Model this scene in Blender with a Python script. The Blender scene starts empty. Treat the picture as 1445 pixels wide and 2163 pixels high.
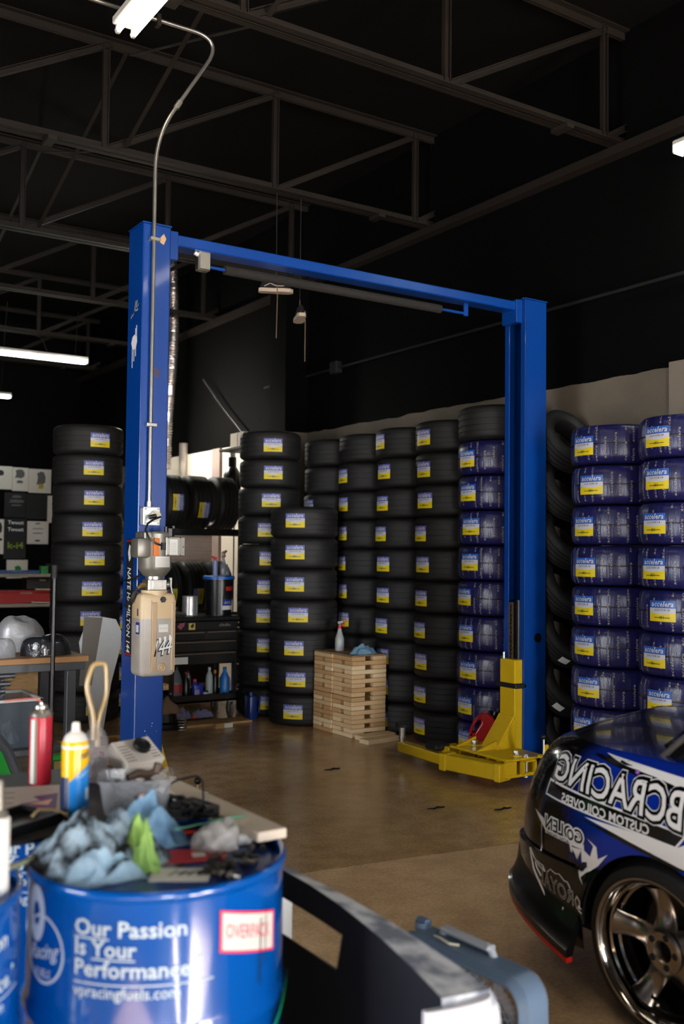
import bpy, bmesh, math, random
from mathutils import Vector, Matrix, Euler, noise as mnoise
random.seed(7)
PI = math.pi
S = bpy.context.scene
COL = S.collection

# ------------------------------------------------------------------ camera
cam_data = bpy.data.cameras.new('camera')
cam_data.sensor_fit = 'VERTICAL'; cam_data.sensor_height = 36.0; cam_data.sensor_width = 24.05
cam_data.lens = 35.0
cam_data.clip_start = 0.05; cam_data.clip_end = 200
cam = bpy.data.objects.new('camera', cam_data); COL.objects.link(cam)
TH, PITCH, ROLL = math.radians(33.1), math.radians(2.29), math.radians(0.6)
f0 = Vector((math.sin(TH), math.cos(TH), 0)); r0 = Vector((math.cos(TH), -math.sin(TH), 0)); u0 = Vector((0, 0, 1))
fw = f0*math.cos(PITCH) + u0*math.sin(PITCH); up = u0*math.cos(PITCH) - f0*math.sin(PITCH)
RR = r0*math.cos(ROLL) + up*math.sin(ROLL); UU = up*math.cos(ROLL) - r0*math.sin(ROLL)
mw = Matrix((RR, UU, -fw)).transposed().to_4x4(); mw.translation = Vector((0, 0, 1.6))
cam.matrix_world = mw
cam_data.dof.use_dof = True; cam_data.dof.focus_distance = 5.9; cam_data.dof.aperture_fstop = 2.2
S.camera = cam

# ------------------------------------------------------------------ exposure, world, daylight
S.view_settings.view_transform = 'Standard'; S.view_settings.look = 'None'
S.view_settings.gamma = 1.0; S.view_settings.use_curve_mapping = False
S.view_settings.exposure = -0.15
W = bpy.data.worlds.new('sky'); S.world = W; W.use_nodes = True
_bg = W.node_tree.nodes['Background']; _bg.inputs[0].default_value = (0.62, 0.78, 1.0, 1); _bg.inputs[1].default_value = 0.9

def area_light(name, loc, direction, sx, sy, power, color):
    d = bpy.data.lights.new(name, 'AREA'); d.shape = 'RECTANGLE'; d.size = sx; d.size_y = sy
    d.energy = power; d.color = color
    o = bpy.data.objects.new(name, d); COL.objects.link(o); o.location = loc
    o.rotation_euler = Vector(direction).to_track_quat('-Z', 'Y').to_euler()
    return o
# daylight entering through the open roll-up doors in the front wall
area_light('daylight_door_near', (4.0, -7.42, 1.45), (0, 1, -0.04), 1.7, 2.8, 750, (0.96, 0.98, 1.0))
area_light('daylight_door_far', (-1.7, -7.42, 1.45), (0.1, 1, -0.04), 1.7, 2.8, 500, (0.96, 0.98, 1.0))
area_light('daylight_door_side', (-5.12, 2.6, 1.45), (1, 0.1, -0.04), 2.2, 2.8, 420, (0.96, 0.98, 1.0))
# low sun falling through the near door onto the floor behind the viewpoint
sd = bpy.data.lights.new('sun', 'SUN'); sd.energy = 150.0; sd.angle = 0.01; sd.color = (1.0, 0.95, 0.88)
sun = bpy.data.objects.new('sun', sd); COL.objects.link(sun); sun.location = (1.5, -14, 6)
sun.rotation_euler = Vector((0.0, 1.0, -0.372)).to_track_quat('-Z', 'Y').to_euler()

# ------------------------------------------------------------------ helpers
def lin(c):
    c = c/255.0
    return c/12.92 if c <= 0.04045 else ((c+0.055)/1.055)**2.4
def rgb(c): return (lin(c[0]), lin(c[1]), lin(c[2]), 1)
_mats = {}
def M(name, col, rough=0.5, metal=0.0, var=0.12, scale=6.0, bump=0.0, bscale=60.0, coat=0.0, alpha=1.0, trans=0.0, emit=0.0, spec=0.5, col2=None, con=0.0):
    if name in _mats: return _mats[name]
    m = bpy.data.materials.new(name); m.use_nodes = True
    nt = m.node_tree; b = nt.nodes['Principled BSDF']; L = nt.links.new
    tc = nt.nodes.new('ShaderNodeTexCoord'); nz = nt.nodes.new('ShaderNodeTexNoise')
    nz.inputs['Scale'].default_value = scale; nz.inputs['Detail'].default_value = 4
    L(tc.outputs['Object'], nz.inputs['Vector'])
    mix = nt.nodes.new('ShaderNodeMix'); mix.data_type = 'RGBA'
    c = rgb(col)
    a = tuple(max(0, x*(1-var)) for x in c[:3]) + (1,)
    d = rgb(col2) if col2 else tuple(min(1, x*(1+var)) for x in c[:3]) + (1,)
    mix.inputs[6].default_value = a; mix.inputs[7].default_value = d
    if con:
        mr = nt.nodes.new('ShaderNodeMapRange'); mr.inputs[1].default_value = 0.5-con; mr.inputs[2].default_value = 0.5+con
        L(nz.outputs['Fac'], mr.inputs[0]); L(mr.outputs[0], mix.inputs[0])
    else: L(nz.outputs['Fac'], mix.inputs[0])
    L(mix.outputs[2], b.inputs['Base Color'])
    b.inputs['Roughness'].default_value = rough; b.inputs['Metallic'].default_value = metal
    b.inputs['Coat Weight'].default_value = coat; b.inputs['Coat Roughness'].default_value = 0.06
    b.inputs['Specular IOR Level'].default_value = spec
    b.inputs['Alpha'].default_value = alpha; b.inputs['Transmission Weight'].default_value = trans
    if emit:
        b.inputs['Emission Color'].default_value = c; b.inputs['Emission Strength'].default_value = emit
    if bump:
        n2 = nt.nodes.new('ShaderNodeTexNoise'); n2.inputs['Scale'].default_value = bscale; n2.inputs['Detail'].default_value = 3
        L(tc.outputs['Object'], n2.inputs['Vector'])
        bp = nt.nodes.new('ShaderNodeBump'); bp.inputs['Strength'].default_value = bump; bp.inputs['Distance'].default_value = 0.01
        L(n2.outputs['Fac'], bp.inputs['Height']); L(bp.outputs['Normal'], b.inputs['Normal'])
    _mats[name] = m
    return m

def XF(loc=(0, 0, 0), rot=(0, 0, 0), sc=(1, 1, 1)):
    return Matrix.Translation(loc) @ Euler(rot).to_matrix().to_4x4() @ Matrix.Diagonal((*sc, 1))
def frame_z(p0, p1):
    d = Vector(p1) - Vector(p0)
    q = d.to_track_quat('Z', 'Y'); return Matrix.Translation(Vector(p0)) @ q.to_matrix().to_4x4(), d.length

class MB:
    def __init__(s): s.v = []; s.f = []; s.m = []
    def add(s, vs, fs, mi=0, X=None):
        o = len(s.v)
        s.v += [tuple(X @ Vector(v)) if X else tuple(v) for v in vs]
        s.f += [tuple(i+o for i in f) for f in fs]; s.m += [mi]*len(fs)
        return s
    def box(s, c, size, mi=0, rot=(0, 0, 0), bev=0.0, X=None, seg=1):
        T = XF(c, rot)
        if X: T = X @ T
        hx, hy, hz = size[0]/2, size[1]/2, size[2]/2
        if not bev:
            vs = [(x, y, z) for x in (-hx, hx) for y in (-hy, hy) for z in (-hz, hz)]
            fs = [(0, 1, 3, 2), (4, 6, 7, 5), (0, 4, 5, 1), (2, 3, 7, 6), (0, 2, 6, 4), (1, 5, 7, 3)]
            return s.add(vs, fs, mi, T)
        bm = bmesh.new(); bmesh.ops.create_cube(bm, size=1)
        for v in bm.verts: v.co = Vector((v.co.x*size[0], v.co.y*size[1], v.co.z*size[2]))
        bmesh.ops.bevel(bm, geom=bm.edges[:], offset=min(bev, min(size)*0.45), segments=seg, affect='EDGES', profile=0.5)
        bm.verts.index_update()
        s.add([v.co[:] for v in bm.verts], [[v.index for v in f.verts] for f in bm.faces], mi, T); bm.free()
        return s
    def bx(s, x0, x1, y0, y1, z0, z1, mi=0, bev=0.0, seg=1):
        return s.box(((x0+x1)/2, (y0+y1)/2, (z0+z1)/2), (abs(x1-x0), abs(y1-y0), abs(z1-z0)), mi, bev=bev, seg=seg)
    def cyl(s, p0, p1, r0, r1=None, n=16, mi=0, caps=True):
        r1 = r0 if r1 is None else r1
        T, L = frame_z(p0, p1)
        vs = [(r0*math.cos(2*PI*i/n), r0*math.sin(2*PI*i/n), 0) for i in range(n)] + [(r1*math.cos(2*PI*i/n), r1*math.sin(2*PI*i/n), L) for i in range(n)]
        fs = [(i, (i+1) % n, n+(i+1) % n, n+i) for i in range(n)]
        if caps: fs += [tuple(range(n-1, -1, -1)), tuple(range(n, 2*n))]
        return s.add(vs, fs, mi, T)
    def lathe(s, prof, n=32, mi=0, X=None, mis=None, closed=False):
        k = len(prof); vs = []
        for i in range(n):
            a = 2*PI*i/n; ca, sa = math.cos(a), math.sin(a)
            vs += [(r*ca, r*sa, z) for r, z in prof]
        o = len(s.v); s.v += [tuple(X @ Vector(v)) if X else v for v in vs]
        for i in range(n):
            j = (i+1) % n
            for q in range(k if closed else k-1):
                q2 = (q+1) % k
                s.f.append((o+i*k+q, o+j*k+q, o+j*k+q2, o+i*k+q2)); s.m.append(mis[q] if mis else mi)
        return s
    def tube(s, pts, r, n=10, mi=0, caps=True, closed=False):
        pts = [Vector(p) for p in pts]; m = len(pts); o = len(s.v); prev = None
        for i, p in enumerate(pts):
            if closed: t = pts[(i+1) % m] - pts[i-1]
            else: t = pts[min(i+1, m-1)] - pts[max(i-1, 0)]
            if t.length < 1e-9: t = Vector((0, 0, 1))
            t.normalize()
            if prev is None:
                a = Vector((0, 0, 1)) if abs(t.z) < 0.9 else Vector((1, 0, 0)); nx = t.cross(a).normalized()
            else:
                nx = (prev - t*prev.dot(t)).normalized()
            prev = nx; ny = t.cross(nx); rr = r[i] if isinstance(r, (list, tuple)) else r
            for k in range(n):
                a = 2*PI*k/n; s.v.append(tuple(p + nx*rr*math.cos(a) + ny*rr*math.sin(a)))
        for i in range(m if closed else m-1):
            j = (i+1) % m
            for k in range(n):
                k2 = (k+1) % n; s.f.append((o+i*n+k, o+i*n+k2, o+j*n+k2, o+j*n+k)); s.m.append(mi)
        if caps and not closed:
            s.f.append(tuple(o+k for k in range(n-1, -1, -1))); s.m.append(mi)
            s.f.append(tuple(o+(m-1)*n+k for k in range(n))); s.m.append(mi)
        return s
    def grid(s, fn, nu, nv, mi=0, mfn=None):
        o = len(s.v)
        for i in range(nu+1):
            for j in range(nv+1): s.v.append(tuple(fn(i/nu, j/nv)))
        for i in range(nu):
            for j in range(nv):
                a = o+i*(nv+1)+j; s.f.append((a, a+nv+1, a+nv+2, a+1)); s.m.append(mfn((i+.5)/nu, (j+.5)/nv) if mfn else mi)
        return s
    def prism(s, poly, h0, h1, X=None, mi=0, mi_side=None):
        n = len(poly); vs = [(p[0], p[1], h0) for p in poly] + [(p[0], p[1], h1) for p in poly]
        s.add(vs, [tuple(range(n-1, -1, -1)), tuple(range(n, 2*n))], mi, X)
        o = len(s.v) - 2*n
        for i in range(n):
            j = (i+1) % n; s.f.append((o+i, o+j, o+n+j, o+n+i)); s.m.append(mi if mi_side is None else mi_side)
        return s
    def ball(s, c, r, n=12, mi=0, sc=(1, 1, 1)):
        k = n//2; prof = [(max(1e-5, math.sin(PI*i/k))*r, -math.cos(PI*i/k)*r) for i in range(k+1)]
        return s.lathe(prof, n, mi, XF(c, (0, 0, 0), sc))
    def mesh(s, name, mats, smooth=0.6):
        me = bpy.data.meshes.new(name); me.from_pydata(s.v, [], s.f)
        mats = mats if isinstance(mats, (list, tuple)) else [mats]
        for m in mats: me.materials.append(m)
        me.polygons.foreach_set('material_index', s.m)
        if smooth:
            me.polygons.foreach_set('use_smooth', [True]*len(s.f)); me.update()
            me.set_sharp_from_angle(angle=smooth)
        me.update(); return me
    def build(s, name, mats, parent=None, loc=(0, 0, 0), rot=(0, 0, 0), smooth=0.6, fix=True):
        me = s.mesh(name, mats, smooth)
        if fix:
            bm = bmesh.new(); bm.from_mesh(me); bmesh.ops.recalc_face_normals(bm, faces=bm.faces[:]); bm.to_mesh(me); bm.free()
        return put(name, me, parent, loc, rot)

def put(name, me, parent=None, loc=(0, 0, 0), rot=(0, 0, 0)):
    o = bpy.data.objects.new(name, me); COL.objects.link(o); o.parent = parent
    o.location = loc; o.rotation_euler = rot
    return o
def tag(o, label=None, cat=None, group=None, kind=None):
    if label: o['label'] = label
    if cat: o['category'] = cat
    if group: o['group'] = group
    if kind: o['kind'] = kind
    return o
def thing(name, label, cat, loc=(0, 0, 0), rz=0.0, group=None, rot=None):
    o = bpy.data.objects.new(name, None); COL.objects.link(o); o.empty_display_size = 0.05
    o.location = loc; o.rotation_euler = rot if rot else (0, 0, rz)
    return tag(o, label, cat, group)
def struct(o, label=None): return tag(o, label, None, None, 'structure')

_txt = {}
def text2d(body, size=1.0, offset=0.0, shear=0.0, spacing=1.0, res=2):
    """Letter outlines filled flat: vertices (x, y) and faces; x starts at 0, baseline at 0."""
    key = (body, offset, shear, spacing, res)
    if key not in _txt:
        cu = bpy.data.curves.new('lettering', 'FONT'); cu.body = body; cu.size = 1.0; cu.offset = offset; cu.shear = shear
        cu.space_character = spacing; cu.resolution_u = res; cu.fill_mode = 'FRONT'
        ob = bpy.data.objects.new('lettering', cu); COL.objects.link(ob)
        dg = bpy.context.evaluated_depsgraph_get(); dg.update()
        me = bpy.data.meshes.new_from_object(ob.evaluated_get(dg))
        vs = [(v.co.x, v.co.y) for v in me.vertices]; fs = [tuple(p.vertices) for p in me.polygons]
        bpy.data.objects.remove(ob); bpy.data.curves.remove(cu); bpy.data.meshes.remove(me)
        _txt[key] = (vs, fs)
    vs, fs = _txt[key]
    return [(x*size, y*size) for x, y in vs], fs
def text_w(vs): return max(v[0] for v in vs) if vs else 0
def add_text(mb, body, fn, size, mi=0, offset=0.0, shear=0.0, spacing=1.0, res=2, width=None, align='L', mirror=False):
    vs, fs = text2d(body, size, offset, shear, spacing, res)
    w = text_w(vs); k = width/w if width else 1.0
    sh = {'L': 0, 'C': -w*k/2, 'R': -w*k}[align]
    out = []
    for x, y in vs:
        x = x*k + sh
        out.append(fn(-x if mirror else x, y))
    mb.add(out, fs, mi)

def crumple(nu, nv, fn, amp, sc, seed=0.0):
    """Displaced grid function used for cloth and plastic bags."""
    def g(u, v):
        p = Vector(fn(u, v)); q = p*sc + Vector((seed, seed*1.7, seed*0.3))
        return p + Vector((mnoise.noise(q), mnoise.noise(q+Vector((5, 1, 9))), mnoise.noise(q+Vector((2, 8, 4)))))*amp
    return g
ORD = ['top', 'second from the top', 'third from the top', 'fourth from the top', 'fifth from the top', 'sixth from the top', 'seventh from the top', 'eighth from the top', 'ninth from the top', 'tenth from the top', 'eleventh from the top']
# ------------------------------------------------------------------ the building
X_R, Y_B, X_L, Y_F, Z_C = 5.8, 17.6, -5.2, -7.5, 5.56

def floor_mat(name, c1, c2, r1, r2):
    m = bpy.data.materials.new(name); m.use_nodes = True; nt = m.node_tree; L = nt.links.new
    b = nt.nodes['Principled BSDF']; tc = nt.nodes.new('ShaderNodeTexCoord')
    n1 = nt.nodes.new('ShaderNodeTexNoise'); n1.inputs['Scale'].default_value = 0.9; n1.inputs['Detail'].default_value = 8; n1.inputs['Roughness'].default_value = 0.65
    n2 = nt.nodes.new('ShaderNodeTexNoise'); n2.inputs['Scale'].default_value = 55; n2.inputs['Detail'].default_value = 4
    n3 = nt.nodes.new('ShaderNodeTexNoise'); n3.inputs['Scale'].default_value = 7; n3.inputs['Detail'].default_value = 6
    for n in (n1, n2, n3): L(tc.outputs['Object'], n.inputs['Vector'])
    cr = nt.nodes.new('ShaderNodeValToRGB'); cr.color_ramp.elements[0].position = 0.3; cr.color_ramp.elements[1].position = 0.72
    cr.color_ramp.elements[0].color = rgb(c1); cr.color_ramp.elements[1].color = rgb(c2); L(n1.outputs['Fac'], cr.inputs['Fac'])
    mx = nt.nodes.new('ShaderNodeMix'); mx.data_type = 'RGBA'; mx.blend_type = 'OVERLAY'; mx.inputs[0].default_value = 0.55
    sp = nt.nodes.new('ShaderNodeValToRGB'); sp.color_ramp.elements[0].position = 0.36; sp.color_ramp.elements[1].position = 0.62
    sp.color_ramp.elements[0].color = (0.36, 0.34, 0.32, 1); sp.color_ramp.elements[1].color = (0.62, 0.6, 0.58, 1); L(n2.outputs['Fac'], sp.inputs['Fac'])
    L(cr.outputs['Color'], mx.inputs[6]); L(sp.outputs['Color'], mx.inputs[7])
    mx2 = nt.nodes.new('ShaderNodeMix'); mx2.data_type = 'RGBA'; mx2.blend_type = 'MULTIPLY'; mx2.inputs[0].default_value = 0.5
    r3 = nt.nodes.new('ShaderNodeValToRGB'); r3.color_ramp.elements[0].position = 0.38; r3.color_ramp.elements[1].position = 0.6
    r3.color_ramp.elements[0].color = (0.62, 0.58, 0.54, 1); r3.color_ramp.elements[1].color = (1, 1, 1, 1); L(n3.outputs['Fac'], r3.inputs['Fac'])
    L(mx.outputs[2], mx2.inputs[6]); L(r3.outputs['Color'], mx2.inputs[7]); L(mx2.outputs[2], b.inputs['Base Color'])
    mr = nt.nodes.new('ShaderNodeMapRange'); mr.inputs[3].default_value = r1; mr.inputs[4].default_value = r2
    L(n3.outputs['Fac'], mr.inputs[0]); L(mr.outputs[0], b.inputs['Roughness'])
    bp = nt.nodes.new('ShaderNodeBump'); bp.inputs['Strength'].default_value = 0.06; bp.inputs['Distance'].default_value = 0.01
    L(n2.outputs['Fac'], bp.inputs['Height']); L(bp.outputs['Normal'], b.inputs['Normal'])
    return m
FL_NEAR = floor_mat('concrete_worn', (192, 156, 116), (222, 190, 150), 0.38, 0.6)
FL_FAR = floor_mat('concrete_polished', (164, 130, 90), (200, 166, 124), 0.13, 0.30)
FL_GAP = M('joint_filler', (40, 32, 26), 0.9)

fl = struct(MB().bx(X_L, X_R, Y_F-1.5, Y_B, -0.2, -0.012).build('floor', FL_GAP), 'brown polished concrete floor slab with a saw cut joint')
def slab(x0, x1, ya, yb, yc, yd, mat):
    # top view corners: (x0,ya) (x1,yb) (x1,yd) (x0,yc); top at z = 0
    m = MB(); m.add([(x0, ya, -0.011), (x1, yb, -0.011), (x1, yd, -0.011), (x0, yc, -0.011), (x0, ya, 0), (x1, yb, 0), (x1, yd, 0), (x0, yc, 0)],
                    [(3, 2, 1, 0), (4, 5, 6, 7), (0, 1, 5, 4), (1, 2, 6, 5), (2, 3, 7, 6), (3, 0, 4, 7)])
    return m.build('floor_slab', mat, fl, smooth=0)
def jy(x): return 4.66 - 0.135*x       # the saw cut runs a little askew
g = 0.004
slab(X_L, 0.4-g, Y_F-1.5, Y_F-1.5, jy(X_L)-g, jy(0.4)-g, FL_NEAR); slab(0.4+g, X_R, Y_F-1.5, Y_F-1.5, jy(0.4)-g, jy(X_R)-g, FL_NEAR)
slab(X_L, 0.4-g, jy(X_L)+g, jy(0.4)+g, 10.4-g, 10.4-g, FL_FAR); slab(0.4+g, X_R, jy(0.4)+g, jy(X_R)+g, 10.4-g, 10.4-g, FL_FAR)
slab(X_L, 0.4-g, 10.4+g, 10.4+g, Y_B, Y_B, FL_FAR); slab(0.4+g, X_R, 10.4+g, 10.4+g, Y_B, Y_B, FL_FAR)

def two_tone(name, low, high, zc):
    """White below, black above a hand painted edge at height zc."""
    m = bpy.data.materials.new(name); m.use_nodes = True; nt = m.node_tree; L = nt.links.new
    b = nt.nodes['Principled BSDF']; tc = nt.nodes.new('ShaderNodeTexCoord'); sx = nt.nodes.new('ShaderNodeSeparateXYZ'); L(tc.outputs['Object'], sx.inputs[0])
    nz = nt.nodes.new('ShaderNodeTexNoise'); nz.inputs['Scale'].default_value = 3; nz.inputs['Detail'].default_value = 6; L(tc.outputs['Object'], nz.inputs['Vector'])
    ma = nt.nodes.new('ShaderNodeMath'); ma.operation = 'MULTIPLY_ADD'; ma.inputs[1].default_value = 0.05; L(nz.outputs['Fac'], ma.inputs[0]); L(sx.outputs['Z'], ma.inputs[2])
    gt = nt.nodes.new('ShaderNodeMath'); gt.operation = 'GREATER_THAN'; gt.inputs[1].default_value = zc+0.025; L(ma.outputs[0], gt.inputs[0])
    n2 = nt.nodes.new('ShaderNodeTexNoise'); n2.inputs['Scale'].default_value = 1.6; n2.inputs['Detail'].default_value = 8; L(tc.outputs['Object'], n2.inputs['Vector'])
    cr = nt.nodes.new('ShaderNodeValToRGB'); cr.color_ramp.elements[0].position = 0.35; cr.color_ramp.elements[1].position = 0.65
    cr.color_ramp.elements[0].color = rgb(tuple(int(x*0.86) for x in low)); cr.color_ramp.elements[1].color = rgb(low); L(n2.outputs['Fac'], cr.inputs['Fac'])
    mx = nt.nodes.new('ShaderNodeMix'); mx.data_type = 'RGBA'; L(gt.outputs[0], mx.inputs[0]); L(cr.outputs['Color'], mx.inputs[6]); mx.inputs[7].default_value = rgb(high)
    L(mx.outputs[2], b.inputs['Base Color']); b.inputs['Roughness'].default_value = 0.85
    b.inputs['Specular IOR Level'].default_value = 0.08
    n3 = nt.nodes.new('ShaderNodeTexNoise'); n3.inputs['Scale'].default_value = 40; L(tc.outputs['Object'], n3.inputs['Vector'])
    bp = nt.nodes.new('ShaderNodeBump'); bp.inputs['Strength'].default_value = 0.15; bp.inputs['Distance'].default_value = 0.01; L(n3.outputs['Fac'], bp.inputs['Height']); L(bp.outputs['Normal'], b.inputs['Normal'])
    return m
WALL = two_tone('wall_paint_two_tone', (116, 106, 94), (3, 3, 3), 2.94)
BLACKWALL = M('wall_paint_black', (4, 4, 4), 0.9, spec=0.1, var=0.3, scale=2)
DECK = M('roof_deck_black', (10, 9, 8), 0.9, spec=0.1, var=0.35, scale=1.5, bump=0.3, bscale=5)
STEEL = M('joist_paint_brown_black', (33, 28, 24), 0.65, spec=0.2, var=0.3, scale=3, bump=0.1)
WHITEW = M('white_paint_old', (122, 111, 99), 0.8, var=0.06, bump=0.1)

struct(MB().bx(X_R, X_R+0.2, Y_F, Y_B, 0, Z_C+0.2).build('wall_right', WALL), 'right wall painted white below and black above')
struct(MB().bx(X_L, X_R+0.2, Y_B, Y_B+0.2, 0, Z_C+0.2).build('wall_back', BLACKWALL), 'far black back wall of the garage')
wl = MB()
for a, b, z0, z1 in ((Y_F, 1.45, 0, Z_C+.2), (3.75, Y_B, 0, Z_C+.2), (1.45, 3.75, 2.9, Z_C+.2)): wl.bx(X_L-0.2, X_L, a, b, z0, z1)
struct(wl.build('wall_left', BLACKWALL))
wf = MB()
for a, b, z0, z1 in ((X_L, -2.6, 0, Z_C+.2), (-.8, .56, 0, Z_C+.2), (.66, 1.14, 0, Z_C+.2), (1.85, 3.1, 0, Z_C+.2), (4.9, X_R+.2, 0, Z_C+.2), (-2.6, -.8, 2.9, Z_C+.2), (.56, .66, 2.9, Z_C+.2), (1.14, 1.85, 2.9, Z_C+.2), (3.1, 4.9, 2.9, Z_C+.2)):
    wf.bx(a, b, Y_F-0.2, Y_F, z0, z1)
struct(wf.build('wall_front', WALL))
struct(MB().bx(X_L, X_R+.2, Y_F, Y_B, Z_C, Z_C+.15).build('ceiling', DECK), 'black roof deck above the steel joists')
struct(MB().bx(5.765, 5.8, 3.0, 4.62, 0, 2.97, bev=0.004).build('trim_1', WHITEW), 'raised white wall panel at the right edge above wrapped tires')
struct(MB().bx(5.78, 5.8, 10.02, 14.6, 0, 2.94).build('trim_lit_wall', M('wall_paint_lit', (228, 218, 200), .8, var=.04)), 'paler sheet on the right wall standing in for lamp light behind the tire rack')  # same wall, overlaid paler: lamp light put into the colour
struct(MB().bx(5.5, 5.8, 9.62, 10.0, 0, 4.6, bev=0.006).build('trim_2', WALL), 'wall pier behind the tall black tire stacks')

# steel bar joists
JY = [0.43, 2.74, 5.05, 7.36, 9.67, 11.98, 14.29, 16.6]
names_j = ['near the camera overhead', 'second overhead from the front door', 'whose end meets the right wall above the lift crossbeam', 'just beyond the lift crossbeam', 'behind the hanging sneakers', 'above the far shop lights', 'in the dark behind the far shop lights', 'against the back wall']
ZB, ZT = 4.67, 5.53
def chord_mesh(x0, x1, z, upd):
    m = MB(); L = x1-x0
    for s in (-1, 1):
        m.bx(x0, x1, s*0.008, s*0.066, z, z+0.009*upd); m.bx(x0, x1, s*0.008, s*0.017, z, z+0.062*upd)
    return m.mesh('chord', STEEL, 0.5)
me_b = chord_mesh(X_L+.02, 5.79, ZB, 1); me_t = chord_mesh(X_L+.02, 5.79, ZT+0.02, -1)
vm = MB(); vm.bx(-0.026, 0.026, -0.007, 0.007, 0, ZT-ZB); vm.bx(-0.026, -0.019, -0.03, 0.007, 0, ZT-ZB); vm.bx(0.019, 0.026, -0.03, 0.007, 0, ZT-ZB); me_v = vm.mesh('web_vertical', STEEL, 0.5)
dm = MB(); _L = math.hypot(1.5, ZT-ZB-0.06); dm.bx(0, _L, -0.007, 0.007, -0.024, 0.024); dm.bx(0, _L, -0.034, 0.007, 0.018, 0.025); dm.bx(0, _L, -0.034, 0.007, -0.025, -0.018); me_d = dm.mesh('web_diagonal', STEEL, 0.5)
clip = MB().bx(-0.035, 0.035, -0.08, 0.08, -0.03, 0.004); me_c = clip.mesh('bridging_clip', STEEL, 0)
for k, jy_ in enumerate(JY):
    t = thing('roof_joist', 'dark steel roof joist with diagonal webs, ' + names_j[k], None, (0, jy_, 0)); t['kind'] = 'structure'
    put('bottom_chord', me_b, t); put('top_chord', me_t, t)
    x = 5.57
    for q in range(7):
        put('web_vertical', me_v, t, (x, 0, ZB+0.01)); 
        put('web_diagonal', me_d, t, (x-1.46, 0, ZB+0.03), (0, -math.atan2(ZT-ZB-0.06, 1.46), 0))
        if q % 2 == 0: put('bridging_clip', me_c, t, (x-0.42, 0, ZB))
        x -= 1.5
    put('end_strut', me_d, t, (5.6, 0, ZB+.03), (0, -0.52, 0)).scale = (0.14, 1, 1)
# cross bridging between joists
me_br = MB().bx(-0.016, 0.016, 0, 1, -0.003, 0.003).mesh('brace', STEEL, 0)
for k in range(1, 6):
    for x in (0.6, 2.75):
        for sgn in (1, -1):
            y0, y1 = JY[k], JY[k+1]; za, zb = (ZB+.05, ZT-.05) if sgn > 0 else (ZT-.05, ZB+.05)
            L_ = math.hypot(y1-y0, zb-za)
            o = put('joist_bridging', me_br, None, (x+0.02*sgn, y0, za), (math.atan2(zb-za, y1-y0), 0, 0)); o.scale = (1, L_, 1)
            struct(o, 'thin diagonal steel brace between two roof joists')
# ledger along the wall
struct(MB().bx(5.70, 5.8, Y_F, Y_B, 4.60, 4.667).build('trim_3', STEEL), 'dark steel ledger along the top of the right wall')
# ------------------------------------------------------------------ two post lift
BLUE = M('lift_blue_paint', (0, 58, 138), 0.33, var=0.10, scale=3, bump=0.05, bscale=90, coat=0.3)
YEL = M('lift_yellow_paint', (214, 176, 20), 0.36, var=0.12, scale=7, bump=0.05, coat=0.2)
BLK = M('black_rubber', (16, 16, 17), 0.65, var=0.3)
BLKP = M('black_plastic', (14, 14, 16), 0.35, var=0.2)
ZINC = M('zinc_plated', (190, 186, 178), 0.32, 0.9, var=0.15, scale=20)
GALV = M('galvanised_conduit', (150, 146, 140), 0.34, 0.85, var=0.2, scale=12)
WHT = M('white_plastic', (222, 222, 220), 0.4, var=0.05)
GREYP = M('motor_grey', (132, 128, 120), 0.4, 0.55, var=0.1)
ORANGE = M('orange_capacitor', (206, 108, 24), 0.5)
PAPER = M('paper_label', (214, 212, 206), 0.7, var=0.06)
INK = M('black_ink', (18, 18, 20), 0.6)
REDINK = M('red_ink', (150, 22, 26), 0.5)
WINK = M('white_ink', (226, 226, 224), 0.5, var=0.04)

LIFT = thing('two_post_lift', 'blue two post car lift with yellow arms standing on the garage floor', 'car lift', (0, 0, 0))
ZTOP = 3.475
def column(x0, x1, y0, y1, open_dir):
    # C channel: closed side away from open_dir, with inward lips
    t = 0.009; m = MB(); xb = x0 if open_dir > 0 else x1; xo = x1 if open_dir > 0 else x0
    m.bx(xb, xb+t*open_dir, y0, y1, 0.012, ZTOP, bev=0.004)
    m.bx(x0, x1, y0, y0+t, 0.012, ZTOP, bev=0.004); m.bx(x0, x1, y1-t, y1, 0.012, ZTOP, bev=0.004)
    m.bx(xo-t*open_dir, xo, y0, y0+0.05, 0.012, ZTOP, bev=0.003); m.bx(xo-t*open_dir, xo, y1-0.05, y1, 0.012, ZTOP, bev=0.003)
    m.bx(x0-0.004, x1+0.004, y0-0.004, y1+0.004, ZTOP, ZTOP+0.008)
    c_ = m.build('column', BLUE, LIFT)
    MB().bx(x0-.09, x1+(.09 if open_dir > 0 else .0), y0-.07, y1+.07, 0, 0.018, bev=0.004).build('base_plate', BLUE, LIFT)
    return c_
CL = (2.11, 2.28, 5.35, 5.57); CR = (5.08, 5.295, 5.35, 5.57)
cl = column(*CL, 1); cr_ = column(*CR, -1)
MB().cyl((0, 0, 0), (0, -0.004, 0), 0.034, n=28).build('access_plug', BLKP, cr_, (5.21, 5.35, 0.985))
mb = MB()
mb.prism([(0, .0), (.03, .035), (.045, .008), (.03, -.03), (.008, -.02)], 0, 0.0006, XF((2.205, 5.3494, 3.395), (PI/2, 0, 0)))
mb.build('paint_chip', M('bare_tan', (196, 160, 122), .7), cl)
MB().prism([(-.02, 0), (0, .03), (.04, .01), (.03, -.04)], 0, 0.0006, XF((2.19, 5.3494, 2.62), (PI/2, 0, 0))).build('scuff_mark', M('scuff_brown', (58, 54, 92), .6), cl)
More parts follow.
